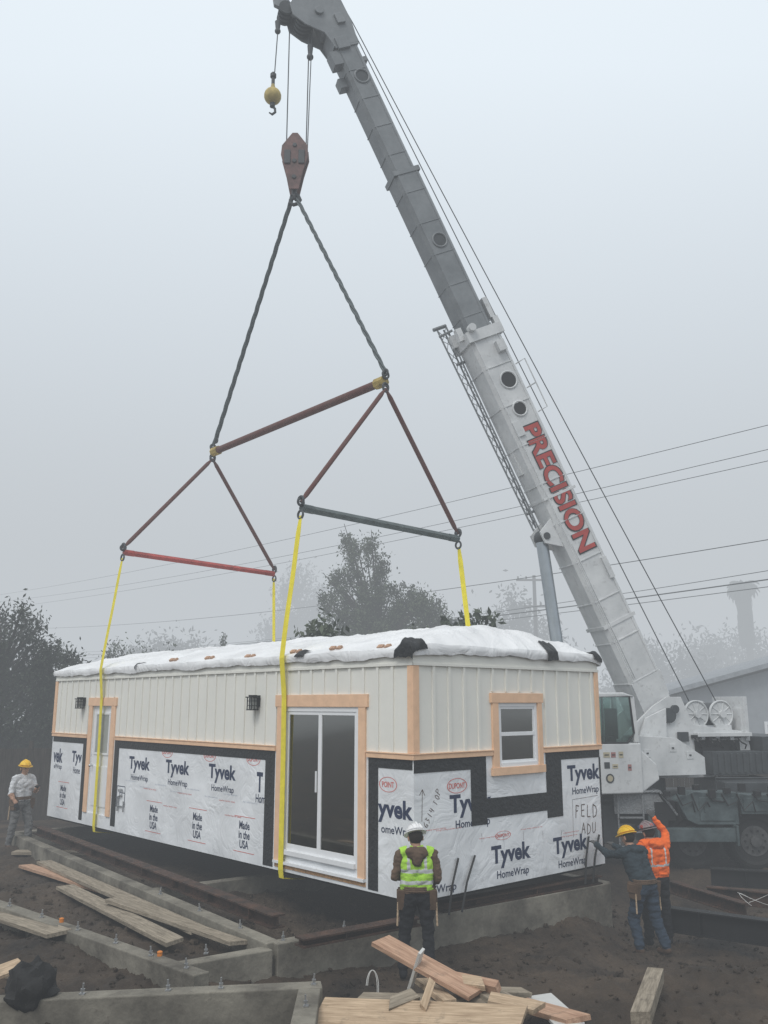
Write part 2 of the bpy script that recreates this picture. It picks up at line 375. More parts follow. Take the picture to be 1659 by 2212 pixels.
b=MB(); b.bb(-.02,-.0,0,LN,HT-.15,HT+.02); b.bb(-.02,W+.02,-.02,0,HT-.15,HT+.02); b.bb(W,W+.02,0,LN,HT-.15,HT+.02); b.bb(-.02,W+.02,LN,LN+.02,HT-.15,HT+.02)
b.bb(-.034,-.0201,-.034,LN,HT-.165,HT-.13); b.bb(-.034,W+.034,-.034,-.0201,HT-.165,HT-.13)
b.obj('frieze_board',M_siding,H)
def band(fn):
    b=MB(); fn(b,.033,ZB,ZB+.065); fn(b,.045,ZB+.066,ZB+.082); b.obj('belly_band',M_peach,H,bevel=.003)
band(lambda b,d,z0,z1: (b.bb(-d,0,0.0,.925,z0,z1), b.bb(-d,1.555,-d,-.0,z0,z1)))
band(lambda b,d,z0,z1: b.bb(-d,0,3.12,8.78,z0,z1))
band(lambda b,d,z0,z1: b.bb(-d,0,10.12,LN,z0,z1))
band(lambda b,d,z0,z1: b.bb(2.705,W+.03,-d,0,z0,z1))
z0,z1=ZB+.084,HT-.166
b=MB(); b.bb(-.026,.09,-.026,0,z0,z1); b.bb(-.026,0,.001,.09,z0,z1); b.obj('corner_trim',M_peach,H,bevel=.003)
b=MB(); b.bb(W-.07,W+.026,-.026,0,z0,z1); b.bb(W,W+.026,.001,.1,z0,z1); b.obj('corner_trim',M_peach,H,bevel=.003)
b=MB(); b.bb(-.026,0,LN-.1,LN+.02,z0,z1); b.obj('corner_trim',M_peach,H,bevel=.003)
b=MB(); b.bb(-.03,0,.95,1.1,.1,2.38); b.bb(-.03,0,2.9,3.08,.1,2.38); b.bb(-.036,0,.9,3.13,2.38,2.56)
b.obj('door_trim',M_peach,H,bevel=.003)
b=MB(); b.bb(-.03,0,8.82,9.0,.2,2.38); b.bb(-.03,0,9.92,10.08,.2,2.38); b.bb(-.036,0,8.78,10.12,2.38,2.55)
b.obj('door_trim',M_peach,H,bevel=.003)
b=MB(); b.bb(1.56,1.69,-.036,0,1.53,2.44); b.bb(2.60,2.70,-.036,0,1.53,2.44); b.bb(1.53,2.73,-.042,0,2.44,2.58); b.bb(1.53,2.73,-.05,0,1.42,1.53)
b.obj('window_trim',M_peach,H,bevel=.003)
# sliding door
b=MB(); X0,X1=-.012,.07
b.bb(X0,X1,1.1,1.16,.2,2.38); b.bb(X0,X1,2.84,2.9,.2,2.38); b.bb(X0,X1,1.16,2.84,2.31,2.38); b.bb(X0-.03,X1,1.16,2.84,.2,.27)
b.bb(.0,.035,1.97,2.05,.27,2.31); b.bb(.038,.068,1.93,2.0,.27,2.31)
for a in(1.16,2.79): b.bb(.0,.035,a,a+.05,.27,2.31)
b.bb(.0,.035,1.21,1.97,2.26,2.31);b.bb(.0,.035,2.05,2.79,2.26,2.31);b.bb(.0,.035,1.21,1.97,.27,.36);b.bb(.0,.035,2.05,2.79,.27,.36)
sd=b.obj('sliding_door',M_vinyl,H,bevel=.003)
for a,c in((1.211,1.969),(2.051,2.789)):
    b=MB(); b.bb(.015,.02,a,c,.36,2.26); b.obj('glass_pane',M_glass,sd)
b=MB(); b.bb(-.03,-.005,2.06,2.075,1.15,1.45); b.obj('handle',M_vinyl,sd)
b=MB(); b.bb(-.05,-.001,.95,3.08,.06,.099,0); b.bb(-.012,-.001,.95,3.08,.0,.055,1); b.obj('door_sill',[M_vinyl,M_osb],H)
# entry door
b=MB(); b.bb(.03,.07,9.0,9.92,.2,2.38)
for (a,c,p,q) in((9.12,9.42,.35,1.15),(9.5,9.8,.35,1.15)): b.bb(.015,.03,a,c,p,q)
b.bb(.01,.03,9.12,9.80,1.38,1.42);b.bb(.01,.03,9.12,9.80,2.2,2.24);b.bb(.01,.03,9.12,9.16,1.42,2.2);b.bb(.01,.03,9.76,9.80,1.42,2.2)
ed=b.obj('door',M_vinyl,H,bevel=.003)
b=MB(); b.bb(.022,.028,9.16,9.76,1.42,2.2); b.obj('glass_pane',M_blind,ed)
b=MB(); b.cyl((.03,9.82,1.15),(-.03,9.82,1.15),.02); b.sph((-.04,9.82,1.15),.032); b.obj('handle',M_chrome,ed,smooth=True)
# end window
b=MB(); Y0,Y1=-.012,.07
b.bb(1.69,1.745,Y0,Y1,1.53,2.44); b.bb(2.545,2.6,Y0,Y1,1.53,2.44); b.bb(1.745,2.545,Y0,Y1,2.385,2.44); b.bb(1.745,2.545,Y0-.015,Y1,1.53,1.59)
b.bb(1.745,2.545,-.006,.03,1.965,2.02)
for z in(1.59,2.35): b.bb(1.745,2.545,.0,.03,z,z+.035)
for x in(1.745,2.51): b.bb(x,x+.035,.0,.03,1.625,1.965); b.bb(x,x+.035,.0,.03,2.02,2.35)
wn=b.obj('window',M_vinyl,H,bevel=.003)
for z0,z1 in((1.625,1.965),(2.02,2.35)):
    b=MB(); b.bb(1.78,2.51,.012,.016,z0,z1); b.obj('glass_pane',M_glass,wn)
# wall lamps
for y in(3.66,10.4):
    b=MB(); b.bb(-.02,-.0,y-.06,y+.06,2.38,2.56,0); b.cyl((-.02,y,2.5),(-.11,y,2.53),.012); 
    c=(-.11,y); h=.062
    b.box((c[0],c[1],2.53),(.17,.17,.018)); b.box((c[0],c[1],2.55),(.10,.10,.03)); b.box((c[0],c[1],2.33),(.145,.145,.018))
    for a in(-1,1):
        for d in(-1,1): b.box((c[0]+a*h,c[1]+d*h,2.43),(.014,.014,.19))
    for a in(-1,1):
        for zz in(2.40,2.47): b.box((c[0]+a*h,c[1],zz),(.008,.12,.010)); b.box((c[0],c[1]+a*h,zz),(.12,.008,.010))
        b.box((c[0]+a*h,c[1],2.43),(.008,.010,.19)); b.box((c[0],c[1]+a*h,2.43),(.010,.008,.19))
    b.box((c[0],c[1],2.43),(.09,.09,.17),1)
    b.obj('wall_lamp',[M_black,M_blind],H)
# roof under loose sheeting
RX=(-.06,W+.06); RY=(-.06,LN+.06); nxr,nyr=90,220
def rz(x,y):
    dx=min(x-RX[0],RX[1]-x); dy=min(y-RY[0],RY[1]-y)
    t=min(1,dx/2.1,(y-RY[0])/.75+.10,(RY[1]-y)/.75+.10)
    t=max(0,t); t=1-(1-t)**1.35
    z=3.165+.44*t
    k=min(1,max(0,min(dx,dy))/.25+.25)
    fold=abs(noise.noise(Vector((x*1.1+y*1.7,y*.8-x*.9,3))))
    n=.055*abs(noise.noise(Vector((x*1.5,y*1.0,0))))+.030*noise.noise(Vector((x*2.8+y,y*2.8-x,4)))+.05*(1-min(1,fold*5))*.6+.016*abs(noise.noise(Vector((x*8,y*6,9))))
    return z+n*k
b=MB(); vs=[]
for j in range(nyr+1):
    for i in range(nxr+1):
        x=RX[0]+(RX[1]-RX[0])*i/nxr; y=RY[0]+(RY[1]-RY[0])*j/nyr
        vs.append((x,y,rz(x,y)))
fs=[(j*(nxr+1)+i,j*(nxr+1)+i+1,(j+1)*(nxr+1)+i+1,(j+1)*(nxr+1)+i) for j in range(nyr) for i in range(nxr)]
b.add(vs,fs)
per=[(i,0) for i in range(nxr+1)]+[(nxr,j) for j in range(1,nyr+1)]+[(i,nyr) for i in range(nxr-1,-1,-1)]+[(0,j) for j in range(nyr-1,0,-1)]
o0=len(b.v); cx,cy=W/2,LN/2
LV=((0,0),(-.04,-.012),(-.08,-.012),(-.13,.0))
for lev,(dz,ins) in enumerate(LV):
    for i,j in per:
        x,y,z=vs[j*(nxr+1)+i]
        jit=.022*noise.noise(Vector((x*3.5,y*3.5,lev*.25)))*(lev>0)
        low=.045*noise.noise(Vector((x*1.3,y*1.3,7)))+.02*noise.noise(Vector((x*6,y*6,2)))
        xx=x+((ins+abs(jit)*-.8) if x<cx else -(ins-abs(jit)*.8))*(i in(0,nxr)); yy=y+((ins-abs(jit)*.8) if y<cy else -(ins-abs(jit)*.8))*(j in(0,nyr))
        b.v.append((xx,yy,z+dz+low*(lev/3)))
n=len(per)
for l in range(3):
    for i in range(n): b.f.append((o0+l*n+i,o0+l*n+(i+1)%n,o0+(l+1)*n+(i+1)%n,o0+(l+1)*n+i)); b.m.append(0)
ro=b.obj('roof',M_roof,H)
for p in ro.data.polygons: p.use_smooth=True
for y,x in((.62,.14),(1.7,.14),(2.7,.14),(4.0,.14),(5.3,.14),(6.6,.14)):
    for k in(-1,1):
        b=MB(); b.box((0,0,.0),(.07,.10,.035)); o=b.obj('wood_block',M_woodr,H,(x-.10,y+k*.075,rz(x-.10,y)+.02),(0,R(-35),R(9*k+2)))
def patch(c,sx,sy,sd,amp=.05):
    b=MB(); n=22; vs=[]
    for j in range(n+1):
        for i in range(n+1):
            u=i/n-.5; v=j/n-.5
            w_=1+.25*noise.noise(Vector((u*3,v*3,sd)))
            x=c[0]+u*sx*w_; y=c[1]+v*sy*w_
            x2=max(x,RX[0]-.045); y2=max(y,RY[0]-.045)
            z=rz(max(x,RX[0]),max(y,RY[0]))+.02
            drop=max(0,RX[0]-x)+max(0,RY[0]-y)
            z-=drop*.9
            e_=1-4*max(u*u,v*v)
            nn=(abs(noise.noise(Vector((x*6+sd,y*6,sd))))*1.2+.15)*amp*max(0,e_)+noise.noise(Vector((x*20,y*20,sd)))*amp*.08
            vs.append((x2-nn*.25*(drop>0),y2-nn*.25*(drop>0),z+nn*1.3))
    b.add(vs,[(j*(n+1)+i,j*(n+1)+i+1,(j+1)*(n+1)+i+1,(j+1)*(n+1)+i) for j in range(n) for i in range(n)])
    o=b.obj('tape_patch',M_tape,H)
    for p in o.data.polygons: p.use_smooth=True
patch((-.02,.05),.40,.40,1,.15); patch((2.95,-.08),.26,.32,2,.04); patch((4.15,-.03),.22,.26,3,.05); patch((-.03,2.45),.20,.22,4,.05); patch((-.02,7.9),.3,.05,5,.03)
# print
b=MB(); OX=-.003
def PL(y,z): return fr((OX,y,z),(0,-1,0),(0,0,1),(-1,0,0))
def PE(x,z): return fr((x,OX,z),(1,0,0),(0,0,1),(0,-1,0))
def logo(P,a,z,sgn=1,full='Tyvek',w=.86,home='HomeWrap'):
    b.text(full,w*len(full)/5 if len(full)<5 else w,.31,P(a,z),0,.036)
    b.text(home,.70*len(home)/8,.135,P(a+.03*sgn,z-.25),0,.014)
def oval(P,a,z,txt='DUPONT',w=.40,h=.2):
    pts=[Vector((math.cos(t)*w/2,math.sin(t)*h/2,0)) for t in np.linspace(0,2*math.pi,29)]
    M=P(a,z); o=len(b.v)
    for p in pts[:-1]:
        b.v.append(tuple(M@p)); b.v.append(tuple(M@(p*.92)))
    for i in range(28):
        j=(i+1)%28; b.f.append((o+2*i,o+2*j,o+2*j+1,o+2*i+1)); b.m.append(1)
    b.text(txt,w*.8*len(txt)/6,h*.38,M,1,.02)
def made(P,a,z,mi=0):
    b.text('Made\nin the\nUSA',.32,.42,P(a,z),0,.022)
    M=P(a,z); b.add([(-.3,.27,0),(.3,.27,0),(.3,.28,0),(-.3,.28,0)],[(0,1,2,3)],1,M); b.add([(-.3,-.27,0),(.3,-.27,0),(.3,-.26,0),(-.3,-.26,0)],[(0,1,2,3)],1,M)
for a in(7.68,6.2,4.68): logo(PL,a,1.26,-1)
logo(PL,3.55,1.20,-1,'T',.86,'Hom')
for a in(7.0,5.42,3.95): made(PL,a,.36)
for a in(6.6,5.1,3.75): oval(PL,a,1.545)
logo(PL,11.62,1.28,-1,'vek',.86,'eWrap'); logo(PL,10.6,1.26,-1,'Tyv',.86,'Home'); made(PL,11.2,.45)
logo(PL,.36,1.02,-1,'yvek',.86,'omeWrap'); oval(PL,.50,1.36,'POINT',.36,.2)
oval(PE,.82,1.33); logo(PE,1.1,1.06,1); logo(PE,1.92,.32,1); logo(PE,3.32,.30,1); logo(PE,3.74,1.33,1); 
b.text('eWrap',.45,.13,PE(.55,.04),0,.012)
oval(PE,1.75,.60,w=.34,h=.12)
for i in range(9): b.text('for information',.42,.025,PL(8.0-i*.6,.95-.08*(i%2)),2)
for (x,z,w_) in((.65,.78,.5),(1.5,.60,.5),(2.4,.64,.5),(3.35,.50,.4),(.35,.80,.5),(3.3,.45,.4),(2.1,1.02,.5)): b.text('energy saving weather barrier',w_,.022,PE(x,z),1)
for (y,z) in((7.2,.85),(5.9,.86),(4.5,.84),(4.3,.62),(6.4,.6)): b.text('weather barrier sheet',.5,.025,PL(y,z),1)
def pen(pts,M,wd=.012,mi=3):
    for p,q in zip(pts[:-1],pts[1:]):
        p=Vector((*p,0));q=Vector((*q,0)); n=(q-p).normalized(); n=Vector((-n.y,n.x,0))*wd/2
        b.add([p-n,q-n,q+n,p+n],[(0,1,2,3)],mi,M)
GL={'F':[[(0,0),(.05,1)],[(0,1),(.6,.95)],[(.02,.5),(.45,.52)]],'E':[[(.6,0),(0,.05),(.03,1),(.6,.97)],[(.02,.5),(.5,.5)]],'L':[[(.03,1),(0,.02),(.6,0)]],'D':[[(.0,0),(.03,1)],[(0,1),(.5,.85),(.65,.5),(.5,.12),(0,0)]],
 'A':[[(0,0),(.3,1),(.62,0)],[(.12,.4),(.5,.38)]],'U':[[(0,1),(.05,.15),(.3,0),(.55,.2),(.6,1)]],'T':[[(.3,0),(.3,1)],[(0,1),(.65,.97)]],'O':[[(.3,1),(.05,.7),(.05,.3),(.3,0),(.55,.3),(.55,.75),(.3,1)]],'P':[[(0,0),(.03,1),(.5,.9),(.5,.6),(.03,.5)]],
 '2':[[(0,.8),(.3,1),(.5,.75),(0,0),(.6,.03)]],'6':[[(.5,1),(.1,.5),(.1,.1),(.5,.1),(.5,.4),(.1,.4)]],'3':[[(0,1),(.5,.85),(.2,.55),(.55,.3),(.0,0)]],'1':[[(.3,0),(.3,1)]],'4':[[(.1,1),(0,.4),(.6,.42)],[(.45,.9),(.42,0)]]}
def scrawl(s_,M,h,sp,wd):
    x=0
    for ch in s_:
        if ch==' ': x+=sp*.6; continue
        dy=random.uniform(-.08,.08)*h; k=random.uniform(.85,1.15)
        for st in GL[ch]: pen([(x+p[0]*h*.8*k+random.uniform(-.04,.04)*h,p[1]*h*k+dy+random.uniform(-.05,.05)*h) for p in st],M,wd)
        x+=sp
scrawl('FELD',PE(3.48,.70)@Matrix.Rotation(R(-3),4,'Z'),.19,.15,.016); scrawl('ADU',PE(3.62,.45)@Matrix.Rotation(R(-5),4,'Z'),.16,.14,.014)
scrawl('26314 TOP',PE(.20,.76)@Matrix.Rotation(R(58),4,'Z'),.09,.072,.009)
pen([(0,-.22),(.015,.18)],PE(.14,1.14),.009); pen([(-.04,.11),(.015,.18),(.06,.10)],PE(.14,1.14),.009)
pen([(-.36,-.28),(-.35,.27),(.33,.29)],PE(3.76,.70),.006)
for dx,dz,s_ in((0,0,1),(.05,-.06,.7)): pen([(-.2*s_+dx,-.2*s_+dz),(-.2*s_+dx,.2*s_+dz),(.14*s_+dx,.2*s_+dz),(.14*s_+dx,-.17*s_+dz),(-.19*s_+dx,-.18*s_+dz)],PL(8.36,.62),.016,0)
for k in range(5): pen([(0,0),(.0,.12)],PE(1.3+k*.45,.55-.03*k),.004)
b.obj('wrap_print',[M_ink,M_red,M_lightink,M_marker],H)
b=MB(); b.tube([(-.03,8.45,.35),(-.03,8.45,.62),(-.03,8.3,.66)],.018); b.tube([(-.03,8.2,.35),(-.03,8.2,.55)],.014); b.tube([(-.03,8.45,.45),(-.03,8.2,.45)],.012); b.cyl((-.02,8.33,.75),(-.08,8.33,.75),.03)
b.obj('pipe_stub',M_galv,H)
for x,lean in((.55,.12),(.80,.16),(3.55,.1),(3.75,.14)):
    b=MB(); b.tube([(0,-.05,-.25),(lean*.8,-.03,.1),(lean*2,-.012,.42)],.02,0,4); b.obj('hold_down_strap',M_black,H,(x,-.02,-.02))

Hm=Matrix.Translation((.39,12.02,.77))@Matrix.Rotation(R(42),4,'Z')
def hw(x,y,z): return Hm@Vector((x,y,z-.77))
# ---------------------------------------------------------------- rigging
def strap(y,x0,x1,zt,wd,label,y2=0):
    b=MB()
    pts=[(x0,zt)]
    for k in range(1,8):
        t=k/8; pts.append((x0+(-.12-x0)*t, zt+(3.95-zt)*t))
    pts+= [(-.125,3.9),(-.06,3.3),(-.05,2.4),(-.05,1.2),(-.05,.75),(-.03,.63),(.3,.58),(2,.54),(3.9,.58),(4.23,.63),(4.245,1.2),(4.25,3.6),(4.33,3.93)]
    for k in range(1,8):
        t=k/8; pts.append((4.33+(x1-4.33)*t, 3.95+(zt-.08-3.95)*t))
    pts.append((x1,zt-.08))
    vs=[];n=len(pts)
    for i,(x,z) in enumerate(pts):
        a=Vector(pts[max(i-1,0)]); c=Vector(pts[min(i+1,n-1)]); d=(c-a).normalized(); nn=Vector((-d.y,d.x))*.004
        wv=wd/2*(1-.45*(i in(0,n-1)))
        sway=.006*math.sin(i*1.3)*(i<9)+y2*min(1,max(0,(6.4-z)/2.5))
        for s1 in(-1,1):
            for s2 in(-1,1): vs.append(hw(x+nn.x*s1,y+sway+s2*wv,z+nn.y*s1))
    fs=[]
    for i in range(n-1):
        a=i*4;c=a+4; fs+=[(a,a+1,c+1,c),(a+2,c+2,c+3,a+3),(a,c,c+2,a+2),(a+1,a+3,c+3,c+1)]
    b.add(vs,fs); o=b.obj('lifting_strap',M_yel); tag(o,label,'lifting strap','yellow straps cradling the house')
strap(3.0,.29,4.14,6.28,.12,'yellow webbing strap looped under the house beside the sliding door',-.14)
strap(9.35,.17,4.2,6.32,.11,'yellow webbing strap looped under the house beside the entry door',.08)
UN=Vector((.03,15.55,9.1)); UF=Vector((-4.06,20.09,9.02)); HK=Vector((-2.02,17.83,14.32))
LN0=hw(.29,3.0,6.42); LN1=hw(4.14,3.0,6.36); LF0=hw(.17,9.35,6.45); LF1=hw(4.21,9.35,6.36)
def beam(p,q,r,m,label,sq=False):
    b=MB(); d=(q-p).normalized()
    if sq: b.tube([p+d*.05,q-d*.05],r*1.25,0,4)
    else: b.cyl(p+d*.12,q-d*.12,r,mi=0,n=14)
    for e,s in((p,1),(q,-1)):
        b.cyl(e+d*.02*s,e+d*.26*s,r*1.35,mi=1,n=8)
        b.ring(e+Vector((0,0,.12)),.075,.022,d,2); b.ring(e-Vector((0,0,.12)),.07,.02,d,2)
    o=b.obj('spreader_beam',[m,M_yelp if m is M_rust else m,M_rope],smooth=True); tag(o,label,'spreader beam')
beam(UN,UF,.08,M_rust,'upper red steel spreader beam with yellowish end brackets')
beam(LN0,LN1,.055,M_greenbeam,'lower grey green steel spreader beam over the sliding door end',True)
beam(LF0,LF1,.05,M_redp,'lower red steel spreader beam over the entry door end',True)
def sling(p,q,m,label,strands=3,r=.02,R0=.02,cov=False):
    b=MB(); d=q-p; u,w_=basis(d); L=d.length; K=int(L/.09)
    if cov: b.tube([p+d*t for t in(0,.03,.06,.94,.97,1)],[.025,.03,.045,.045,.03,.025],0,8)
    else:
        for s in range(strands):
            pts=[]
            for i in range(K+1):
                a=i*.55+s*2*math.pi/strands; t=i/K
                pts.append(p+d*t+(u*math.cos(a)+w_*math.sin(a))*R0)
            b.tube(pts,r,0,5)
    b.ring(p,.06,.02,u,1); b.ring(q,.06,.02,u,1)
    o=b.obj('lifting_sling',[m,M_rope],smooth=True); tag(o,label,'lifting sling','slings hanging from the crane hook')
up=Vector((0,0,.16)); side=Vector((.05,.02,0))
sling(HK+side,UN+up,M_sling,'grey braided wire sling from hook to spreader beam',3,.024,.026)
sling(HK-side,UF+up,M_sling,'grey braided wire sling from hook to spreader beam',3,.021,.023)
sling(HK-side+Vector((.03,0,0)),UF+up+Vector((.08,-.05,.12)),M_sling,'grey braided wire sling from hook to spreader beam',3,.017,.02)
for a,c in((UN-up,LN0+up*.6),(UN-up,LN1+up*.6),(UF-up,LF0+up*.6),(UF-up,LF1+up*.6)): sling(a,c,M_rust,'straight dark red sling leg from upper to lower beam',cov=True)
HB=empty('hook_block',(-2.02,17.83,14.4)); tag(HB,'dark red steel hook block hanging on hoist ropes','hook block')
M_block=mat('faded_red_grey_block',(.10,.065,.06),.6,.3,4,c2=(.19,.105,.095),grime=.4)
b=MB(); hexp=[(-.11,.0),(.11,.0),(.20,.45),(.31,.86),(.29,1.10),(.06,1.42),(-.06,1.42),(-.29,1.10),(-.31,.86),(-.20,.45)]
for yy in(-.13,.13): b.prism(hexp,.03,0,Matrix.Translation((0,yy,.05))@Matrix.Rotation(R(90),4,'X'))
b.prism([(x*.6,z*.9+.05) for x,z in hexp],.1,0,Matrix.Translation((0,0,.05))@Matrix.Rotation(R(90),4,'X'))
for z in(.35,.75,1.15): b.cyl((0,-.17,z),(0,.17,z),.05,mi=1)
for sx in(-1,1): b.box((sx*.16,-.16,.85),(.14,.03,.34),1)
b.obj('cheek_plates',[M_block,M_dgray],HB,bevel=.01)
for yy in(-.06,.06):
    b=MB(); b.cyl((0,yy-.03,.86),(0,yy+.03,.86),.25,n=24); b.obj('sheave',M_dgray,HB,smooth=True)
b=MB(); b.cyl((0,0,.1),(0,0,-.02),.06); b.tube([(0,0,0),(.09,0,-.05),(.13,0,-.14),(.08,0,-.23),(-.01,0,-.26),(-.1,0,-.2),(-.1,0,-.12)],[.05,.05,.05,.045,.045,.035,.02],0,8); b.obj('hook',M_dgray,HB,smooth=True)
BL=empty('hook_ball',(-2.57,17.8,16.9)); tag(BL,'yellow overhaul ball with small hook on a hoist rope','hook ball')
b=MB(); b.sph((0,0,0),.2,0,20); b.cyl((0,0,.15),(0,0,.36),.07,.03,0); b.obj('ball',mat('ball_yellow',(.45,.35,.12),.6,.3,5),BL,smooth=True)
b=MB(); b.cyl((0,0,-.17),(0,0,-.28),.06,mi=0); b.tube([(0,0,-.26),(.06,0,-.33),(.07,0,-.42),(0,0,-.48),(-.07,0,-.43)],[.035,.03,.03,.03,.015],0,8); b.obj('hook',M_dgray,BL,smooth=True)
b=MB(); b.cyl((0,0,.30),(0,0,.62),.04,mi=0); b.cyl((0,0,.5),(0,0,.58),.07,mi=0); b.obj('rope_socket',M_dgray,BL,smooth=True)

# ---------------------------------------------------------------- crane
TH=R(64.9); CR=empty('mobile_crane',(5.98,20,0),(0,0,math.atan2(-.266,-.964)))
tag(CR,'white truck crane with long grey telescopic boom raised over the house','crane')
BO=Matrix.Translation((0,0,2.95))@Matrix.Rotation(-TH,4,'Y')
def bl(x,y,z): return BO@Vector((x,y,z))
BOE=dict(loc=(0,0,2.95),rot=(0,-TH,0))
def section(x0,x1,w0,h0,step,rib=.012,mi=0):
    c=.07
    prof=[(-w0/2+c,-h0/2),(w0/2-c,-h0/2),(w0/2,-h0/2+c),(w0/2,h0/2-c),(w0/2-c,h0/2),(-w0/2+c,h0/2),(-w0/2,h0/2-c),(-w0/2,-h0/2+c)]
    M=fr(((x0+x1)/2,0,0),(0,1,0),(0,0,1),(1,0,0)); b.prism(prof,x1-x0,mi,M)
    x=x0+step*.6
    while x<x1-.2:
        b.bb(x-.012,x+.012,w0/2-.002,w0/2+rib,-h0/2+.05,h0/2-.05,mi); b.bb(x-.012,x+.012,-w0/2+.05,w0/2-.05,-h0/2-rib,-h0/2+.002,mi)
        x+=step
    for s in(-1,1): b.bb(x0+.05,x1-.05,w0/2-.001,w0/2+rib*.7,s*(h0/2-.09)-.02,s*(h0/2-.09)+.02,mi)
def collar(x,w0,h0,l,t,mi):
    b.bb(x,x+l,-w0/2-t,w0/2+t,h0/2,h0/2+t,mi);b.bb(x,x+l,-w0/2-t,w0/2+t,-h0/2-t,-h0/2,mi);b.bb(x,x+l,w0/2,w0/2+t,-h0/2,h0/2,mi);b.bb(x,x+l,-w0/2-t,-w0/2,-h0/2,h0/2,mi)
b=MB(); section(.35,9.35,.76,.82,.95,.018)
collar(9.2,.76,.82,.25,.06,0); collar(5.3,.76,.82,.06,.02,0); collar(2.2,.76,.82,.08,.02,0)
b.prism([(-.35,-.25),(.1,-.42),(.9,-.40),(.9,.40),(.1,.3),(-.35,.2)],.80,0,fr((0,0,0),(1,0,0),(0,0,1),(0,-1,0)))
for s in(-1,1): b.prism([(4.2,-.40),(4.9,-.40),(4.72,-.78),(4.45,-.78)],.06,0,fr((0,s*.25,0),(1,0,0),(0,0,1),(0,-1,0)))
for x,z in((9.5,.5),(9.5,-.5)): b.box((x,.2,z),(.3,.14,.14)); b.box((x,-.2,z),(.3,.14,.14))
b.box((8.9,.45,.2),(.25,.14,.2)); b.cyl((9.5,.40,-.3),(9.5,.56,-.3),.09)
b.tube([(7.2,.40,.38),(7.2,.65,.50),(8.4,.65,.50),(8.4,.40,.38)],.016,0,6); b.tube([(7.8,.40,.38),(7.8,.65,.50)],.016,0,6)
b.box((7.0,.40,-.25),(.35,.05,.2)); b.box((6.3,-.1,-.43),(.5,.25,.06)); b.box((3.4,.40,.3),(.5,.06,.12)); b.box((10.0-.1,.1,.46),(.5,.3,.12))
b.tube([(1.0,.40,-.30),(4.0,.40,-.30),(6.9,.40,-.33)],.014); b.tube([(1.0,.40,-.25),(4.2,.405,-.27)],.012)
base=b.obj('boom',M_white,CR,bevel=.008,**BOE)
base['label']='white outer boom section with red lettering'
b=MB(); section(9.36,13.6,.60,.66,.8,.012)
collar(13.5,.60,.66,.12,.02,0); section(13.6,17.35,.53,.585,.75,.012); collar(16.95,.53,.585,.4,.035,0)
tele=b.obj('boom',M_gray,CR,bevel=.006,**BOE); tele['label']='dark grey telescopic inner boom sections'
def porthole(x,z,r,wd,par,m,m2=None):
    b=MB(); b.cyl((x,wd-.01,z),(x,wd+.004,z),r,mi=1,n=28); b.ring((x,wd+.01,z),r,.022,(0,1,0),0,28); b.obj('inspection_hole',[m,m2 or M_black],par,smooth=True)
porthole(11.74,.02,.17,.30,tele,M_gray,M_dgray); porthole(16.1,.02,.17,.265,tele,M_gray,M_dgray); porthole(8.12,.05,.2,.38,base,M_white); porthole(7.42,.0,.17,.38,base,M_white)
b=MB(); TM=fr((5.46,.394,.04),(-1,0,0),(0,0,1),(0,1,0))
b.text('PRECISION',3.12,.50,TM,1,.05,0); b.text('PRECISION',3.06,.45,Matrix.Translation((0,.004,.0))@TM,0,.028,0)
b.obj('lettering',[mat('red_vinyl',(.40,.055,.045),.5,.15,4),M_black],base)
b=MB()
hp=[(16.9,.30),(17.5,.38),(18.2,.36),(18.5,.0),(18.5,-.5),(18.25,-.9),(17.95,-.95),(17.65,-.75),(17.35,-.40),(16.9,-.30)]
for s in(-1,1): b.prism(hp,.035,0,fr((0,s*.28,0),(1,0,0),(0,0,1),(0,-1,0)))
b.prism([(17.2,.25),(18.2,.3),(18.4,-.3),(17.5,-.35)],.5,0,fr((0,0,0),(1,0,0),(0,0,1),(0,-1,0)))
b.prism([(18.0,-.8),(18.5,-.8),(18.75,-1.1),(18.4,-1.2)],.10,0,fr((0,.1,0),(1,0,0),(0,0,1),(0,-1,0)))
b.box((16.7,.1,-.36),(.35,.3,.25)); b.box((16.2,-.1,-.34),(.25,.25,.25)); b.box((17.0,.30,-.1),(.3,.08,.3)); b.box((16.6,0,.34),(.12,.3,.16)); b.box((17.6,.32,.1),(.25,.08,.2)); b.cyl((17.9,.28,-.3),(17.9,.36,-.3),.1)
b.obj('boom_head',M_gray,CR,bevel=.01,**BOE)
for x,z,rr in((17.9,-.64,.22),(18.25,-.62,.2),(18.25,.12,.22),(18.25,-.96,.17)):
    b=MB()
    for yy in(-.2,-.08,.04,.16): b.cyl((x,yy-.03,z),(x,yy+.03,z),rr,n=24)
    b.obj('sheave',M_dgray,CR,smooth=True,**BOE)
b=MB()
def rope(p,q,r=.012,sag=0):
    p=Vector(p);q=Vector(q); b.tube([p+(q-p)*t+Vector((0,0,-sag*4*t*(1-t))) for t in np.linspace(0,1,9)],r,0,5)
rope((-.78,.2,3.25),bl(9.6,.1,.62),.012,.02); rope(bl(9.6,.1,.62),bl(17.5,.1,.42),.012)
rope((-1.4,.3,3.25),bl(17.5,.2,.44),.012,.08)
rope(bl(17.5,.1,.42),bl(18.3,.1,.38),.012); rope(bl(17.5,.2,.44),bl(18.35,.2,.36),.012)
hk=(8.27,-.03)
rope((hk[0]+.22,-.06,18.7),(hk[0]+.22,-.06,15.3),.014); rope((hk[0]-.24,0,18.9),(hk[0]-.22,-.0,15.3),.014); rope((hk[0]-.30,.06,18.9),(hk[0]-.24,.05,15.3),.012)
rope((8.75,.03,19.2),(8.82,.03,17.4),.013)
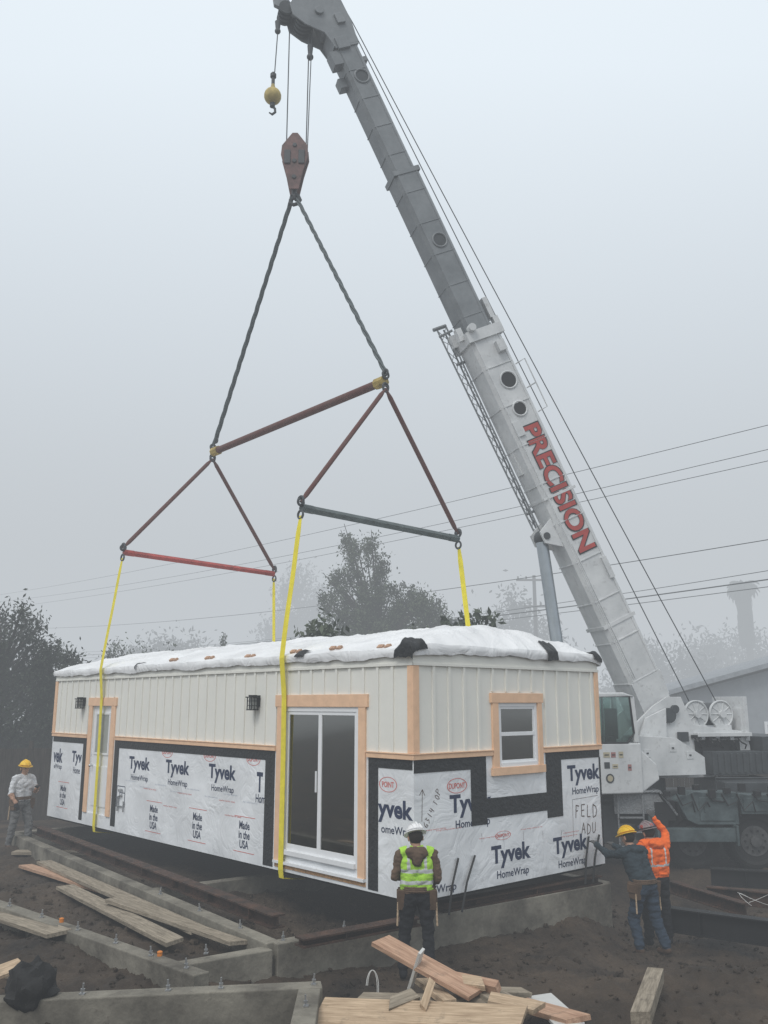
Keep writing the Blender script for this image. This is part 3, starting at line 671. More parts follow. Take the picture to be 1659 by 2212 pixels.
b.cyl((8.78,.03,18.55),(8.78,.03,18.75),.05,.07); b.cyl((8.0,0,18.05),(8.0,0,18.3),.05,.07); b.sph((8.0,0,18.0),.08); b.sph((8.78,.03,18.5),.07)
b.obj('hoist_rope',M_rope,CR,smooth=True)
b=MB(); n=10
def jp(t,k):
    x=9.9-5.3*t; wd=.22*(1-t)+.12*t; c=-.60+.03*t
    return bl(x,*[(-.28,c-wd*.5),(-.28-wd*.4,c+wd*.4),(-.28+wd*.4,c+wd*.4)][k])
for k in range(3): b.tube([jp(0,k),jp(1,k)],.02,0,6)
for i in range(n):
    for k in range(3):
        b.tube([jp(i/n,k),jp((i+.5)/n,(k+1)%3)],.008,0,5); b.tube([jp((i+.5)/n,(k+1)%3),jp((i+1)/n,k)],.008,0,5)
b.tube([bl(9.95,-.28,-.46),bl(9.95,-.28,-.80)],.045,0,6); b.tube([bl(9.75,-.1,-.45),bl(9.75,-.28,-.74)],.03); b.tube([bl(9.0,-.3,-.4),bl(9.0,-.3,-.62)],.035); b.tube([bl(5.2,-.3,-.4),bl(5.2,-.3,-.6)],.035)
b.obj('lattice_jib',M_gray,CR)
b=MB(); p0=Vector((1.95,0,1.75)); p1=bl(4.58,0,-.68); pm=p0.lerp(p1,.47)
b.cyl(p0,pm,.19,mi=0,n=20); b.cyl(pm,pm.lerp(p1,.04),.215,mi=0,n=20); b.cyl(pm,p1,.135,mi=1,n=20); b.sph(p1,.17,2,12); b.cyl(p1-Vector((0,.3,0)),p1+Vector((0,.3,0)),.08,mi=2)
b.obj('lift_cylinder',[M_white,mat('cylinder_rod',(.38,.42,.45),.3,.1,3,metal=.6),M_dgray],CR,smooth=True)
# superstructure
b=MB()
side_=[(2.3,1.65),(2.3,2.0),(1.2,2.45),(.35,3.15),(.0,3.34),(-.35,3.34),(-.6,2.75),(-1.9,2.6),(-2.0,2.3),(-2.0,1.75),(-1.0,1.65)]
for s,t in((.52,.06),(-.52,.06)): b.prism(side_,t,0,fr((0,s,0),(1,0,0),(0,0,1),(0,-1,0)))
b.bb(-1.95,2.1,-.49,.49,1.65,1.9); b.bb(-1.9,-.5,-.49,.49,2.2,2.5)
b.prism([(.15,2.0),(1.0,2.0),(.6,2.9),(.1,3.1)],.06,0,fr((0,.62,0),(1,0,0),(0,0,1),(0,-1,0)))
b.prism([(-.45,1.75),(1.15,1.75),(1.15,2.55),(.2,2.5),(-.45,2.1)],.5,0,fr((0,.85,0),(1,0,0),(0,0,1),(0,-1,0)))
b.cyl((0,-.62,2.95),(0,.62,2.95),.16,mi=1); b.cyl((-.15,.55,3.08),(-.15,.63,3.08),.09,mi=1)
b.bb(-1.95,-.6,.55,.72,2.50,2.58); b.bb(-1.98,-1.88,-.5,.6,2.4,3.35); b.bb(-1.9,-1.82,.3,.55,2.5,3.1); b.box((-.3,.6,2.5),(.25,.06,.2),1)
for x,z in((.3,2.3),(-.1,2.15),(.9,2.2)): b.box((x,1.105,z),(.16,.012,.16)); b.box((x,1.115,z),(.05,.02,.03),1)
b.obj('superstructure',[M_white,M_dgray],CR,bevel=.015)
b=MB()
for k in range(7):
    x=-.55-.18*k; b.tube([(x,.62,2.48),(x-.05,.70,2.40+.05*math.sin(k*2)),(x-.12+.08*math.sin(k*3),.68,2.32),(x-.2,.60,2.25+.06*math.sin(k))],.016,0,5)
    b.box((x,.64,2.50),(.09,.12,.07+.04*(k%3)),k%2)
b.bb(-1.7,-.6,.53,.6,2.15,2.42,0)
b.obj('hydraulic_hoses',[M_black,M_tread],CR)
for x in(-.78,-1.41):
    b=MB(); b.cyl((x,-.4,2.97),(x,.42,2.97),.2,mi=0,n=24)
    for yy in(-.38,.40): b.cyl((x,yy,2.97),(x,yy+.03,2.97),.30,mi=0,n=30)
    b.ring((x,.44,2.97),.285,.02,(0,1,0),0,30); b.cyl((x,.42,2.97),(x,.52,2.97),.08,mi=0)
    for a in range(10):
        t=a*math.pi/5; b.tube([(x+.08*math.cos(t),.435,2.97+.08*math.sin(t)),(x+.28*math.cos(t),.435,2.97+.28*math.sin(t))],.012,0,4)
    b.cyl((x,-.3,2.97),(x,.3,2.97),.25,mi=1,n=24); b.box((x,.45,2.64),(.4,.08,.2))
    b.obj('winch',[M_white,M_rope],CR,smooth=True)
b=MB(); b.bb(-3.3,-.75,-1.0,.95,1.72,2.2)
for k in range(16): b.bb(-3.25+.155*k,-3.19+.155*k,.95,.975,1.76,2.16)
b.bb(-3.3,-2.05,-1.0,.9,2.2,2.5); b.obj('counterweight',M_dgray,CR,bevel=.02)
# cab
Mc=lambda yy: fr((.55,yy,0),(1,0,0),(0,0,1),(0,-1,0))
b=MB(); b.prism([(.66,1.45),(2.2,1.45),(2.25,2.42),(.66,2.42)],.80,0,Mc(1.0)); b.prism([(.75,3.34),(1.0,3.42),(2.05,3.40),(2.15,3.3)],.84,0,Mc(1.0))
b.prism([(.66,1.45),(.66,2.3),(.3,2.0),(.25,1.7)],.7,0,Mc(1.0))
for yy in(.64,1.36):
    b.prism([(.68,2.42),(.80,2.42),(.86,3.36),(.74,3.34)],.06,0,Mc(yy)); b.prism([(2.15,2.42),(2.25,2.42),(2.13,3.36),(2.05,3.36)],.06,0,Mc(yy)); b.prism([(1.45,2.42),(1.50,2.42),(1.5,3.36),(1.45,3.36)],.05,0,Mc(yy))
cb=b.obj('cab',M_white,CR,bevel=.03)
Mteal=glassmat('teal_glass',(.55,.66,.63),(.85,.95,.95),1.9)
b=MB(); b.prism([(.95,2.44),(2.14,2.44),(2.05,3.33),(.86,3.33),(.82,2.62)],.012,0,Mc(1.38)); b.prism([(.95,2.44),(2.14,2.44),(2.05,3.33),(.86,3.33)],.012,0,Mc(.62)); b.bb(2.73,2.74,.68,1.33,2.44,3.3); b.obj('window',Mteal,cb)
b=MB(); rim=[(.95,2.43),(2.15,2.43),(2.06,3.34),(.86,3.34),(.80,2.62),(.95,2.43)]; b.tube([Mc(1.39)@Vector((*p,0)) for p in rim],.02,0,6); b.obj('window_rim',M_black,cb)
b=MB(); b.bb(1.65,2.05,.85,1.2,2.43,2.55); b.bb(1.6,1.7,.85,1.2,2.5,3.1); b.tube([(2.35,1.0,2.43),(2.25,1.0,2.85)],.03); b.obj('seat',M_black,cb)
ml=[mat('label_yellow',(.45,.40,.28),.6),mat('label_red',(.35,.17,.16),.6),M_dgray]
for x,z,w_,h_,c in((2.0,2.2,.14,.1,0),(1.85,2.2,.1,.1,1),(1.68,2.2,.1,.12,0),(2.0,2.0,.12,.12,2),(1.82,1.98,.12,.08,0),(1.5,1.95,.08,.12,1)):
    b=MB(); b.box((x,1.404,z),(w_,.006,h_),c); b.box((x,1.409,z),(w_*.7,.004,h_*.2),2); b.obj('warning_label',ml,cb)
b=MB(); b.cyl((1.95,1.402,1.75),(1.95,1.41,1.75),.09,mi=2); b.cyl((1.95,1.41,1.75),(1.95,1.413,1.75),.06,mi=0)
b.obj('warning_label',ml,cb)
# carrier
CM=Matrix.Translation((.6,0,0))@Matrix.Rotation(R(-15.4),4,'Z')
b=MB()
b.bb(-6.5,4.6,-.55,.55,.75,1.25,0,CM); b.bb(-6.3,4.4,-1.2,1.2,1.25,1.32,0,CM); b.cyl((.2,0,1.3),(.2,0,1.66),.85,mi=0,n=30,M=CM)
b.bb(-3.0,-1.6,-.9,1.0,1.32,1.62,0,CM); b.bb(.9,3.0,-1.0,1.1,1.32,1.55,0,CM); b.bb(.7,4.4,.75,1.25,.45,1.2,0,CM)
b.obj('carrier',[M_dgray,M_teal],CR,bevel=.02)
carr=[o for o in CR.children if o.name.startswith('carrier')][0]
YF=fr((0,1.28,0),(1,0,0),(0,0,1),(0,-1,0))
b=MB(); b.prism([(-1.62,.86),(-.80,.86),(-.60,.95),(-.42,1.30),(-.72,1.47),(-1.62,1.47)],.55,0,CM@YF)
b.bb(-1.55,-.85,1.555,1.575,.93,1.38,0,CM); b.box((-.95,1.585,1.16),(.03,.03,.12),0,CM)
b.obj('tool_box',M_teal,carr,bevel=.015)
b=MB(); b.prism([(-3.9,.40),(-2.65,.40),(-2.55,.55),(-2.55,1.05),(-1.70,1.05),(-1.70,1.30),(-1.78,1.42),(-3.9,1.42)],.42,0,CM@YF)
b.bb(-2.5,-1.75,1.49,1.51,1.10,1.36,0,CM)
for k in range(2): b.bb(-3.25-.62*k,-2.72-.62*k,1.49,1.51,.5,1.3,0,CM); b.box((-2.8-.62*k,1.52,.95),(.03,.03,.14),0,CM)
b.obj('fuel_tank',M_teal,carr,bevel=.02)
b=MB(); b.bb(-1.5,.0,1.42,1.66,.55,.80,0,CM); b.bb(-1.55,-1.5,1.40,1.70,.48,.86,0,CM); b.bb(.0,.05,1.40,1.70,.48,.86,0,CM)
b.cyl(CM@Vector((.12,1.56,.2)),CM@Vector((.12,1.56,1.05)),.06,n=14); b.cyl(CM@Vector((.12,1.56,.14)),CM@Vector((.12,1.56,.2)),.16,n=16)
b.obj('outrigger',M_teal,carr,bevel=.01)
b=MB()
for k in range(12):
    x=-.1-.3*k; b.tube([CM@Vector((x,1.58,1.45)),CM@Vector((x-.1,1.63,1.33-.1*(k%3))),CM@Vector((x-.3,1.60,1.3)),CM@Vector((x-.35,1.58,1.0+.1*(k%4)))],.016,0,5)
    b.box((x-.1,1.60,1.45+.06*(k%3)),(.12,.12,.10+.05*(k%2)),0,CM)
b.box((-.2,1.3,1.1),(.4,.3,.35),0,CM); b.box((-.25,1.1,.55),(.5,.4,.5),0,CM); b.cyl(CM@Vector((-.1,1.5,.9)),CM@Vector((-.1,1.2,.9)),.14)
b.obj('hydraulic_lines',M_black,carr)
b=MB()
b.prism([(.85,1.42),(.85,1.46),(-.10,1.46),(-.42,1.02),(-.46,1.03),(-.13,1.50),(.88,1.50)],.62,0,CM@fr((0,1.15,0),(1,0,0),(0,0,1),(0,-1,0)))
b.prism([(-.08,1.44),(.8,1.44),(.8,1.05),(-.34,1.05)],.03,0,CM@fr((0,1.40,0),(1,0,0),(0,0,1),(0,-1,0)))
b.obj('fender',M_tread,carr)
b=MB()
for x in(.25,.75): b.tube([CM@Vector((x,1.5,.35)),CM@Vector((x,1.5,1.4))],.02)
for k in range(3): b.box((.5,1.5,.45+.27*k),(.48,.16,.02),0,CM)
b.obj('step_ladder',M_tread,carr)
b=MB(); b.tube([CM@Vector((-3.5,1.6,1.5)),CM@Vector((-3.5,1.6,1.75)),CM@Vector((-1.2,1.6,1.75)),CM@Vector((-1.2,1.6,1.5))],.018,0,6); b.obj('handrail',M_dgray,carr)
def wheel(x,y):
    c=CM@Vector((x,y,.52)); ax=(CM.to_3x3()@Vector((0,1,0)))
    b=MB(); b.cyl(c-ax*.17,c+ax*.17,.54,mi=0,n=32); b.ring(c+ax*.15,.46,.07,ax,0,32)
    u,w2=basis(ax)
    for k in range(32):
        a=2*math.pi*k/32; p=c+(u*math.cos(a)+w2*math.sin(a))*.545; b.tube([p-ax*.16,p+ax*.16],.02,0,4)
    t=b.obj('wheel',M_rubber,carr,smooth=True)
    b=MB(); b.cyl(c-ax*.18,c+ax*.185,.29,mi=0,n=24); b.cyl(c+ax*.18,c+ax*.26,.11,mi=0,n=16)
    for k in range(10):
        a=2*math.pi*k/10; p=c+(u*math.cos(a)+w2*math.sin(a))*.2; b.cyl(p+ax*.18,p+ax*.21,.02,mi=1,n=6)
    b.obj('rim',[M_rim,M_black],t,smooth=True)
for x in(3.6,2.3,-.75,-2.0,-5.2): 
    for y in(1.12,-1.0): wheel(x,y)

# ---------------------------------------------------------------- lumber
def plank(p,q,wd,th,m,label,roll=0,cat='plank',name='wood_plank',g=None):
    p=Vector(p);q=Vector(q)
    if g is not None: p.z=gz(p.x,p.y,False)+g; q.z=gz(q.x,q.y,False)+g
    d=q-p;L=d.length
    b=MB(); n=4; vs=[]
    j1,j2=random.uniform(-.05,.05),random.uniform(-.05,.05)
    for i in range(n+1):
        x=-L/2+L*i/n; j=j1*(i==0)+j2*(i==n)
        for a,c in((-1,-1),(1,-1),(1,1),(-1,1)): vs.append((x+j*a,a*wd/2,c*th/2))
    fs=[(k*4+i,k*4+(i+1)%4,(k+1)*4+(i+1)%4,(k+1)*4+i) for k in range(n) for i in range(4)]+[(3,2,1,0),(n*4,n*4+1,n*4+2,n*4+3)]
    b.add(vs,fs); o=b.obj(name,m,bevel=.003)
    X=d.normalized(); Y=Vector((0,0,1)).cross(X).normalized(); Z=X.cross(Y)
    M=fr((p+q)/2,X,Y,Z)@Matrix.Rotation(R(roll),4,'X'); o.matrix_world=M
    tag(o,label,cat); return o
plank((-.04,10.10,.74),(.90,9.35,.44),.27,.045,M_woodr,'reddish fresh board leaning on the lumber pile',6)
plank((-.62,9.08,.36),(1.25,8.72,.40),.42,.045,M_wood,'wide pale rough board lying on top of the lumber pile',16)
plank((.80,10.05,.38),(1.32,8.95,.40),.30,.05,M_woodg,'weathered wide board in the lumber pile',-4)
plank((.20,9.98,.10),(.38,9.62,.76),.13,.03,M_trimw,'narrow white trim board sticking up from the pile',40)
plank((1.66,10.3,.14),(1.72,8.9,.30),.28,.03,M_trimw,'white painted board lying on the mud',4)
plank((1.38,9.8,.22),(1.80,8.95,.34),.22,.05,M_woodr,'short orange board on the mud',8)
plank((2.98,10.5,.30),(2.36,8.9,.36),.17,.13,M_woodg,'thick weathered timber lying in the mud',0,'timber')
plank((-.85,8.98,.24),(.35,8.72,.28),.28,.05,M_woodg,'weathered board at the edge of the lumber pile',14)
plank((-.30,9.80,.22),(1.15,9.20,.36),.34,.05,M_woodg,'weathered board in the middle of the pile',14)
plank((-.66,9.50,.22),(.72,9.25,.32),.30,.05,M_wood,'pale board under the lumber pile',12)
plank((.40,10.2,.32),(.62,9.1,.44),.16,.05,M_wood,'pale stud crossing the lumber pile',-5)
plank((.58,10.1,.40),(1.12,9.4,.48),.11,.09,M_woodr,'square reddish post on the lumber pile',20)
plank((.62,9.62,.50),(.98,9.46,.50),.16,.05,M_wood,'small lumber offcut on the pile',15,'offcut')
plank((.05,9.05,.44),(.30,9.2,.48),.13,.05,M_woodg,'small lumber offcut on the pile',25,'offcut')
plank((.36,8.95,.44),(.46,9.2,.60),.07,.04,M_wood,'small lumber offcut standing on the pile',25,'offcut')
plank((1.0,9.15,.46),(1.45,9.0,.42),.18,.05,M_wood,'small lumber offcut on the pile',10,'offcut')
plank((1.15,9.9,.30),(1.5,10.15,.22),.14,.05,M_woodg,'small lumber offcut beside the pile',10,'offcut')
plank((-6.6,17.2,0),(-4.2,14.75,0),.22,.05,M_woodr,'reddish board lying on the dirt by the footing',g=.10)
plank((-6.3,17.3,0),(-2.35,12.1,0),.26,.05,M_woodg,'long weathered board beside the foundation',g=.15)
plank((-5.2,15.3,0),(-2.55,11.6,0),.26,.05,M_woodg,'weathered board beside the foundation',3,g=.10)
plank((-4.0,13.8,0),(-1.75,11.45,0),.22,.05,M_woodg,'weathered board beside the foundation',-3,g=.21)
plank((-7.2,14.9,0),(-4.0,11.7,0),.30,.05,M_woodg,'muddy pale board on the dirt between footings',4,g=.10)
plank((-7.4,14.2,0),(-4.9,11.7,0),.22,.05,M_wood,'muddy board on the dirt',4,g=.12)
plank((-6.8,13.0,0),(-4.7,11.0,0),.20,.05,M_woodr,'muddy reddish board on the dirt',4,g=.10)
plank((-6.0,11.6,0),(-3.9,10.6,0),.26,.04,M_woodg,'muddy board half buried in dirt',4,g=.06)
plank((-4.5,9.6,.34),(-3.9,10.3,.46),.28,.035,M_wood,'pale board end by the footing',4)
plank((-7.5,18.9,.25),(-5.6,18.7,.27),.2,.06,M_woodg,'weathered board near the far end of the foundation',4)
plank((5.0,15.0,0),(6.2,14.3,0),.1,.04,M_woodg,'narrow muddy board lying by the steel beams',4,g=.08)
b=MB()
for k in range(3):
    a0=random.random()*6; pts=[(5.75+.22*math.cos(t+a0)*(1+.25*k),14.6+.2*math.sin(t+a0),.2+.10*math.sin(t*1.3+k)+.03*k) for t in np.linspace(0,2.6,14)]
    b.tube(pts,.004,0,5)
tag(b.obj('wire_coil',M_trimw,smooth=True),'loose tangle of thin pale cable lying by steel beams','cable')
b=MB()
for k in range(2): b.tube([(-.12+.05*math.cos(t)*(1+.3*k),9.95+.04*math.sin(t),.32+.16*math.sin(t)) for t in np.linspace(-1,3,16)],.004,0,5)
tag(b.obj('wire_coil',M_trimw,smooth=True),'short loop of white cable beside the lumber pile','cable')
b=MB(); b.sph((0,0,.12),(.22,.19,.20),0,30)
for i,v in enumerate(b.v):
    q=Vector(v); nn=1+.35*noise.noise(q*9)+.3*abs(noise.noise(q*20)); b.v[i]=(v[0]*nn,v[1]*nn,v[2]*nn)
o=b.obj('plastic_bag',M_rubber,loc=(-3.38,9.2,.40),smooth=True); tag(o,'crumpled black plastic bag lying on the concrete wall','plastic bag')
for (x,y) in((-2.45,10.6),(-4.1,12.15)):
    b=MB(); b.cyl((0,0,0),(0,0,.04),.028); b.sph((0,0,.04),(.032,.032,.016)); o=b.obj('bolt_cap',mat('orange_plastic',(.6,.2,.03),.5),loc=(x-.05,y+.03,.45)); tag(o,'small orange plastic cap on the concrete footing','cap')

# ---------------------------------------------------------------- vegetation
def tree(name,label,x,y,h,crowns,n,leaf,m=M_leaf,tr=.14,clump=.45,cat='tree',group=None,seed=1,dens=.3,th=.85):
    r=np.random.default_rng(seed)
    T_=empty(name,(x,y,0)); tag(T_,label,cat,group)
    b=MB(); pts=[]; K=7
    for i in range(K): pts.append((.12*math.sin(i*1.3+seed),.1*math.cos(i+seed),h*th*i/(K-1)-.1*(i==0)))
    b.tube(pts,[tr*(1-.9*i/(K-1)) for i in range(K)],0,8)
    cen=[]
    for (cx,cy,cz,rx,ry,rz_) in crowns:
        k=max(4,int(9*rx*ry*rz_/(clump**3)*dens)); k=min(k,130)
        for _ in range(k):
            d=r.normal(size=3); d/=np.linalg.norm(d); rad=r.uniform(.2,1.15)**.5
            cen.append((cx+d[0]*rx*rad,cy+d[1]*ry*rad,cz+d[2]*rz_*rad,clump*r.uniform(.4,1.3)))
    for c in cen[::2]:
        zz=max(h*.2,c[2]-abs(c[0])*.7-.4); zz=min(zz,h*th*.92); p0=Vector((.05,0,zz)); p1=Vector(c[:3]); pm=p0.lerp(p1,.5)+Vector((0,0,-.08))
        b.tube([p0,pm,p1+(p1-pm)*.3],[tr*.35,tr*.2,.010],0,5)
    b.obj('trunk',M_bark,T_)
    cen=np.array(cen); wts=cen[:,3]**2; wts/=wts.sum(); idx=r.choice(len(cen),n,p=wts)
    d=r.normal(size=(n,3)); d/=np.linalg.norm(d,axis=1)[:,None]; rad=(r.uniform(0,1.0,n)**.6*r.choice([1,1,1,1.6],n))[:,None]
    sc3=np.array([1,1,1.35]); C=cen[idx,:3]+d*sc3*rad*cen[idx,3:4]
    a=r.normal(size=(n,3)); a[:,2]+=.6; a/=np.linalg.norm(a,axis=1)[:,None]; c=r.normal(size=(n,3)); c-=a*(a*c).sum(1)[:,None]; c/=np.linalg.norm(c,axis=1)[:,None]
    s=(leaf*r.uniform(.6,1.4,n))[:,None]; a=a*s; c=c*s*.45
    V=np.stack([C-a,C-c*.9,C+a,C+c*.9],1).reshape(-1,3)
    me=bpy.data.meshes.new('crown'); me.from_pydata(V.tolist(),[],[(4*i,4*i+1,4*i+2,4*i+3) for i in range(n)]); me.materials.append(m)
    o=bpy.data.objects.new('crown',me); col.objects.link(o); o.parent=T_
tree('tree','tall leafy green tree standing behind the house roof',-.25,32,10.0,[(-.95,0,8.4,.5,.5,1.3),(-.1,0,8.1,.5,.5,1.1),(-1.2,0,6.9,.9,.8,1.1),(.3,0,6.6,1.2,1.0,1.2),(1.7,0,5.9,1.1,1,1.2),(-.7,0,5.2,1.6,1.2,1.2),(1.7,.3,4.8,1.8,.9,1.0)],42000,.062,tr=.2,seed=3,clump=.30,dens=.12,th=.62)
tree('tree','dark bushy tree beside the yard fence',-11.8,27.5,6.8,[(0,0,5.1,1.4,1.4,1.3),(-1.6,0,5.0,1.5,1.2,1.6),(.3,0,2.8,1.8,1.5,1.6),(-2,0,2.6,2.0,1.5,1.8),(0,0,1.3,3,1.3,1.3)],42000,.07,M_leafd,.2,seed=5,clump=.40,dens=.22,th=.7)
tree('tree','lower dark bushy tree near the fence',-10.0,27.5,5.3,[(-.2,0,4.1,.9,1,.85),(.2,0,3.0,1.0,1,1.0),(0,0,1.6,1.2,1,1.3)],18000,.068,M_leafd,.15,seed=6,clump=.32,dens=.25,th=.7)
tree('tree','dark bushy tree further along the fence',-15.5,26.5,6.4,[(0,0,4.6,1.9,1.5,1.6),(0,0,2.2,2.3,1.5,1.8)],14000,.12,M_leafd,.15,seed=16,clump=.5,dens=.35,th=.7)
tree('shrub','large leafed branches showing just above the roof',2.2,24,5.8,[(0,0,5.1,.9,.7,.40),(-.6,0,4.6,.9,.7,.5)],700,.12,M_leaf,.05,seed=8,clump=.28,cat='shrub',dens=.2,th=.8)
tree('shrub','large leafed branches showing just above the roof',-1.7,24,5.3,[(0,0,4.95,.7,.6,.3),(.2,0,4.4,.8,.6,.6)],800,.12,M_leaf,.06,seed=9,clump=.3,cat='shrub',th=.8)
tree('tree','sparse thin tree behind the roof',-8.6,31,5.6,[(0,0,4.9,1.2,.8,.4),(.3,0,4.2,1.3,.8,.7)],1400,.06,M_leaf,.06,seed=10,clump=.3,dens=.1)
tree('tree','small conifer tip behind the roof',-5.8,32,6.0,[(0,0,5.4,.10,.10,.5),(0,0,4.6,.40,.35,.5)],900,.07,M_leaf,.05,seed=11,clump=.16)
gp='hazy trees in the fog'
for i,(x,y,h,w_) in enumerate(((-7.6,78,14.8,5.2),(8.6,62,10.0,8),(-15,60,7.4,8),(27,68,8.6,9),(37,70,10.3,9),(-28,60,7,6),(20,63,6.8,8),(44,68,9,8),(-39,64,9,7))):
    tree('tree','hazy rounded tree dissolving into the fog',x,y,h,[(0,0,h*.72,w_*.42,w_*.4,h*.28),(w_*.25,0,h*.5,w_*.35,w_*.3,h*.28),(-w_*.28,0,h*.48,w_*.3,w_*.3,h*.25)],11000,.18,M_leafd,.22,seed=20+i,clump=1.0,group=gp)
PT=empty('palm_tree',(26.2,64,0)); tag(PT,'tall palm tree with drooping fronds fading in fog','palm tree')
b=MB(); b.tube([(0,0,0),(.2,0,5),(0,0,11.3)],[.34,.25,.23],0,10); b.obj('trunk',M_bark,PT)
b=MB()
for k in range(280):
    a=random.random()*6.28; hang=random.random()<.6
    el=random.uniform(-1.5,-1.0) if hang else random.uniform(-.6,1.5)
    L=random.uniform(.8,1.3) if hang else random.uniform(1.0,1.5); dirh=Vector((math.cos(a),math.sin(a),0)); p=Vector((0,0,11.3-random.random()*3.0 if hang else 11.4)); p+=dirh*(.4 if hang else 0); pts=[p]
    for s in range(6):
        e_=max(-1.55,el-.34*s); p=p+(dirh*math.cos(e_)+Vector((0,0,math.sin(e_))))*L/6; pts.append(p)
    sd_=Vector((-dirh.y,dirh.x,0)); vs=[]
    for s,q in enumerate(pts):
        ww=.15*math.sin(math.pi*(s+.5)/7)+.02; vs+=[q-sd_*ww-Vector((0,0,.14)),q,q+sd_*ww-Vector((0,0,.14))]
    fs=[]
    for s in range(6): fs+=[(3*s,3*s+1,3*s+4,3*s+3),(3*s+1,3*s+2,3*s+5,3*s+4)]
    b.add(vs,fs)
b.obj('crown',M_leafd,PT)

# ---------------------------------------------------------------- fences, neighbour house, pole, power lines
def fence(x0,x1,y0,y1,h,label,lat=False):
    E=empty('fence',(x0,y0,0),(0,0,math.atan2(y1-y0,x1-x0))); tag(E,label,'fence'); L=math.hypot(x1-x0,y1-y0)
    b=MB(); n=int(L/.145)
    for i in range(n): b.box((i*.145+.07,random.uniform(-.004,.004),h/2-.1),(.138,.02,h+.2+random.uniform(-.02,.02)))
    for z in(.4,h-.25): b.bb(0,L,.012,.05,z,z+.09)
    if lat:
        for i in range(int(L/.12)): b.tube([(i*.12,0,h+.05),(i*.12+.3,0,h+.35)],.012,0,4); b.tube([(i*.12+.3,.01,h+.05),(i*.12,.01,h+.35)],.012,0,4)
        b.bb(0,L,-.03,.03,h+.35,h+.4); b.bb(0,L,-.03,.03,h+.11,h+.15)
    b.obj('boards',M_fence,E)
    for i in range(int(L/2.4)+1):
        b=MB(); b.box((i*2.4,.07,h/2),(.1,.1,h+.4)); b.obj('post',M_fence,E)
fence(-24,-6,23.5,25.2,2.0,'dark weathered wooden board fence at the yard edge')
fence(5,24,25.2,23.8,1.7,'old wooden fence topped with lattice behind the crane',True)
NH=empty('house',(9.6,31,0),(0,0,R(-6))); tag(NH,'pale grey low gabled neighbouring house beyond the fence','house')
M_nw=mat('grey_stucco',(.30,.32,.34),.85,.08,3,.1,40)
b=MB(); b.prism([(.5,0),(15,0),(15,3.5),(7.8,5.4),(.5,3.5)],6,0,fr((0,3,0),(1,0,0),(0,0,1),(0,-1,0))); b.obj('wall',M_nw,NH)
b=MB()
for s,(xa,za,xb,zb) in enumerate(((-.1,3.42,7.8,5.56),(15.6,3.42,7.8,5.56))):
    b.add([(xa,-.5,za),(xb,-.5,zb),(xb,6.5,zb),(xa,6.5,za),(xa,-.5,za+.16),(xb,-.5,zb+.16),(xb,6.5,zb+.16),(xa,6.5,za+.16)],[(0,1,2,3),(4,5,6,7),(0,1,5,4),(1,2,6,5),(2,3,7,6),(3,0,4,7)])
b.obj('roof',mat('roof_edge',(.28,.30,.32),.8,.2,4),NH)
for x in(3.9,7.0,11):
    b=MB(); b.bb(x-.6,x+.6,-.05,-.0,1.2,2.6,0); b.bb(x-.5,x+.5,-.06,-.051,1.3,2.5,1); b.bb(x-.03,x+.03,-.075,-.061,1.3,2.5,0); b.obj('window',[M_vinyl,M_screen],NH)
P=empty('utility_pole',(9.1,53,0)); tag(P,'weathered utility pole with crossarms fading in fog','utility pole')
b=MB(); b.cyl((0,0,0),(0,0,10.8),.16,.10,n=10); b.obj('pole',M_bark,P)
for z,w_ in((10.5,2.2),(8.9,1.4)):
    b=MB(); b.box((0,-.12,z),(w_,.1,.12)); 
    for k in(-1,-.5,.5,1): b.cyl((k*w_*.45,-.12,z+.05),(k*w_*.45,-.12,z+.22),.05)
    b.obj('crossarm',M_bark,P)
def pline(p,q,sag,r=.009):
    p=Vector(p);q=Vector(q); d=q-p; b=MB()
    t=np.linspace(-.12,1.12,30); b.tube([p+d*float(k)+Vector((0,0,-sag*4*k*(1-k))) for k in t],r,0,5)
    tag(b.obj('power_line',M_rope,smooth=True),'thin dark overhead cable crossing above the yard','power line','overhead power lines')
pline((9.8,21.5,10.15),(-25,57,10.1),.35); pline((10.0,22.5,9.75),(-25.5,57,9.6),.5); pline((10.3,23,9.6),(-25.5,58,9.3),.4)
pline((11.75,26.5,8.1),(-22,58.8,8.1),.5,.014); pline((12.6,28.5,7.45),(-20,60,6.6),.5,.012); pline((12.7,28.8,7.2),(-20,60,6.4),.35,.022); pline((12.9,29.0,7.0),(-20,60,6.2),.3,.013)

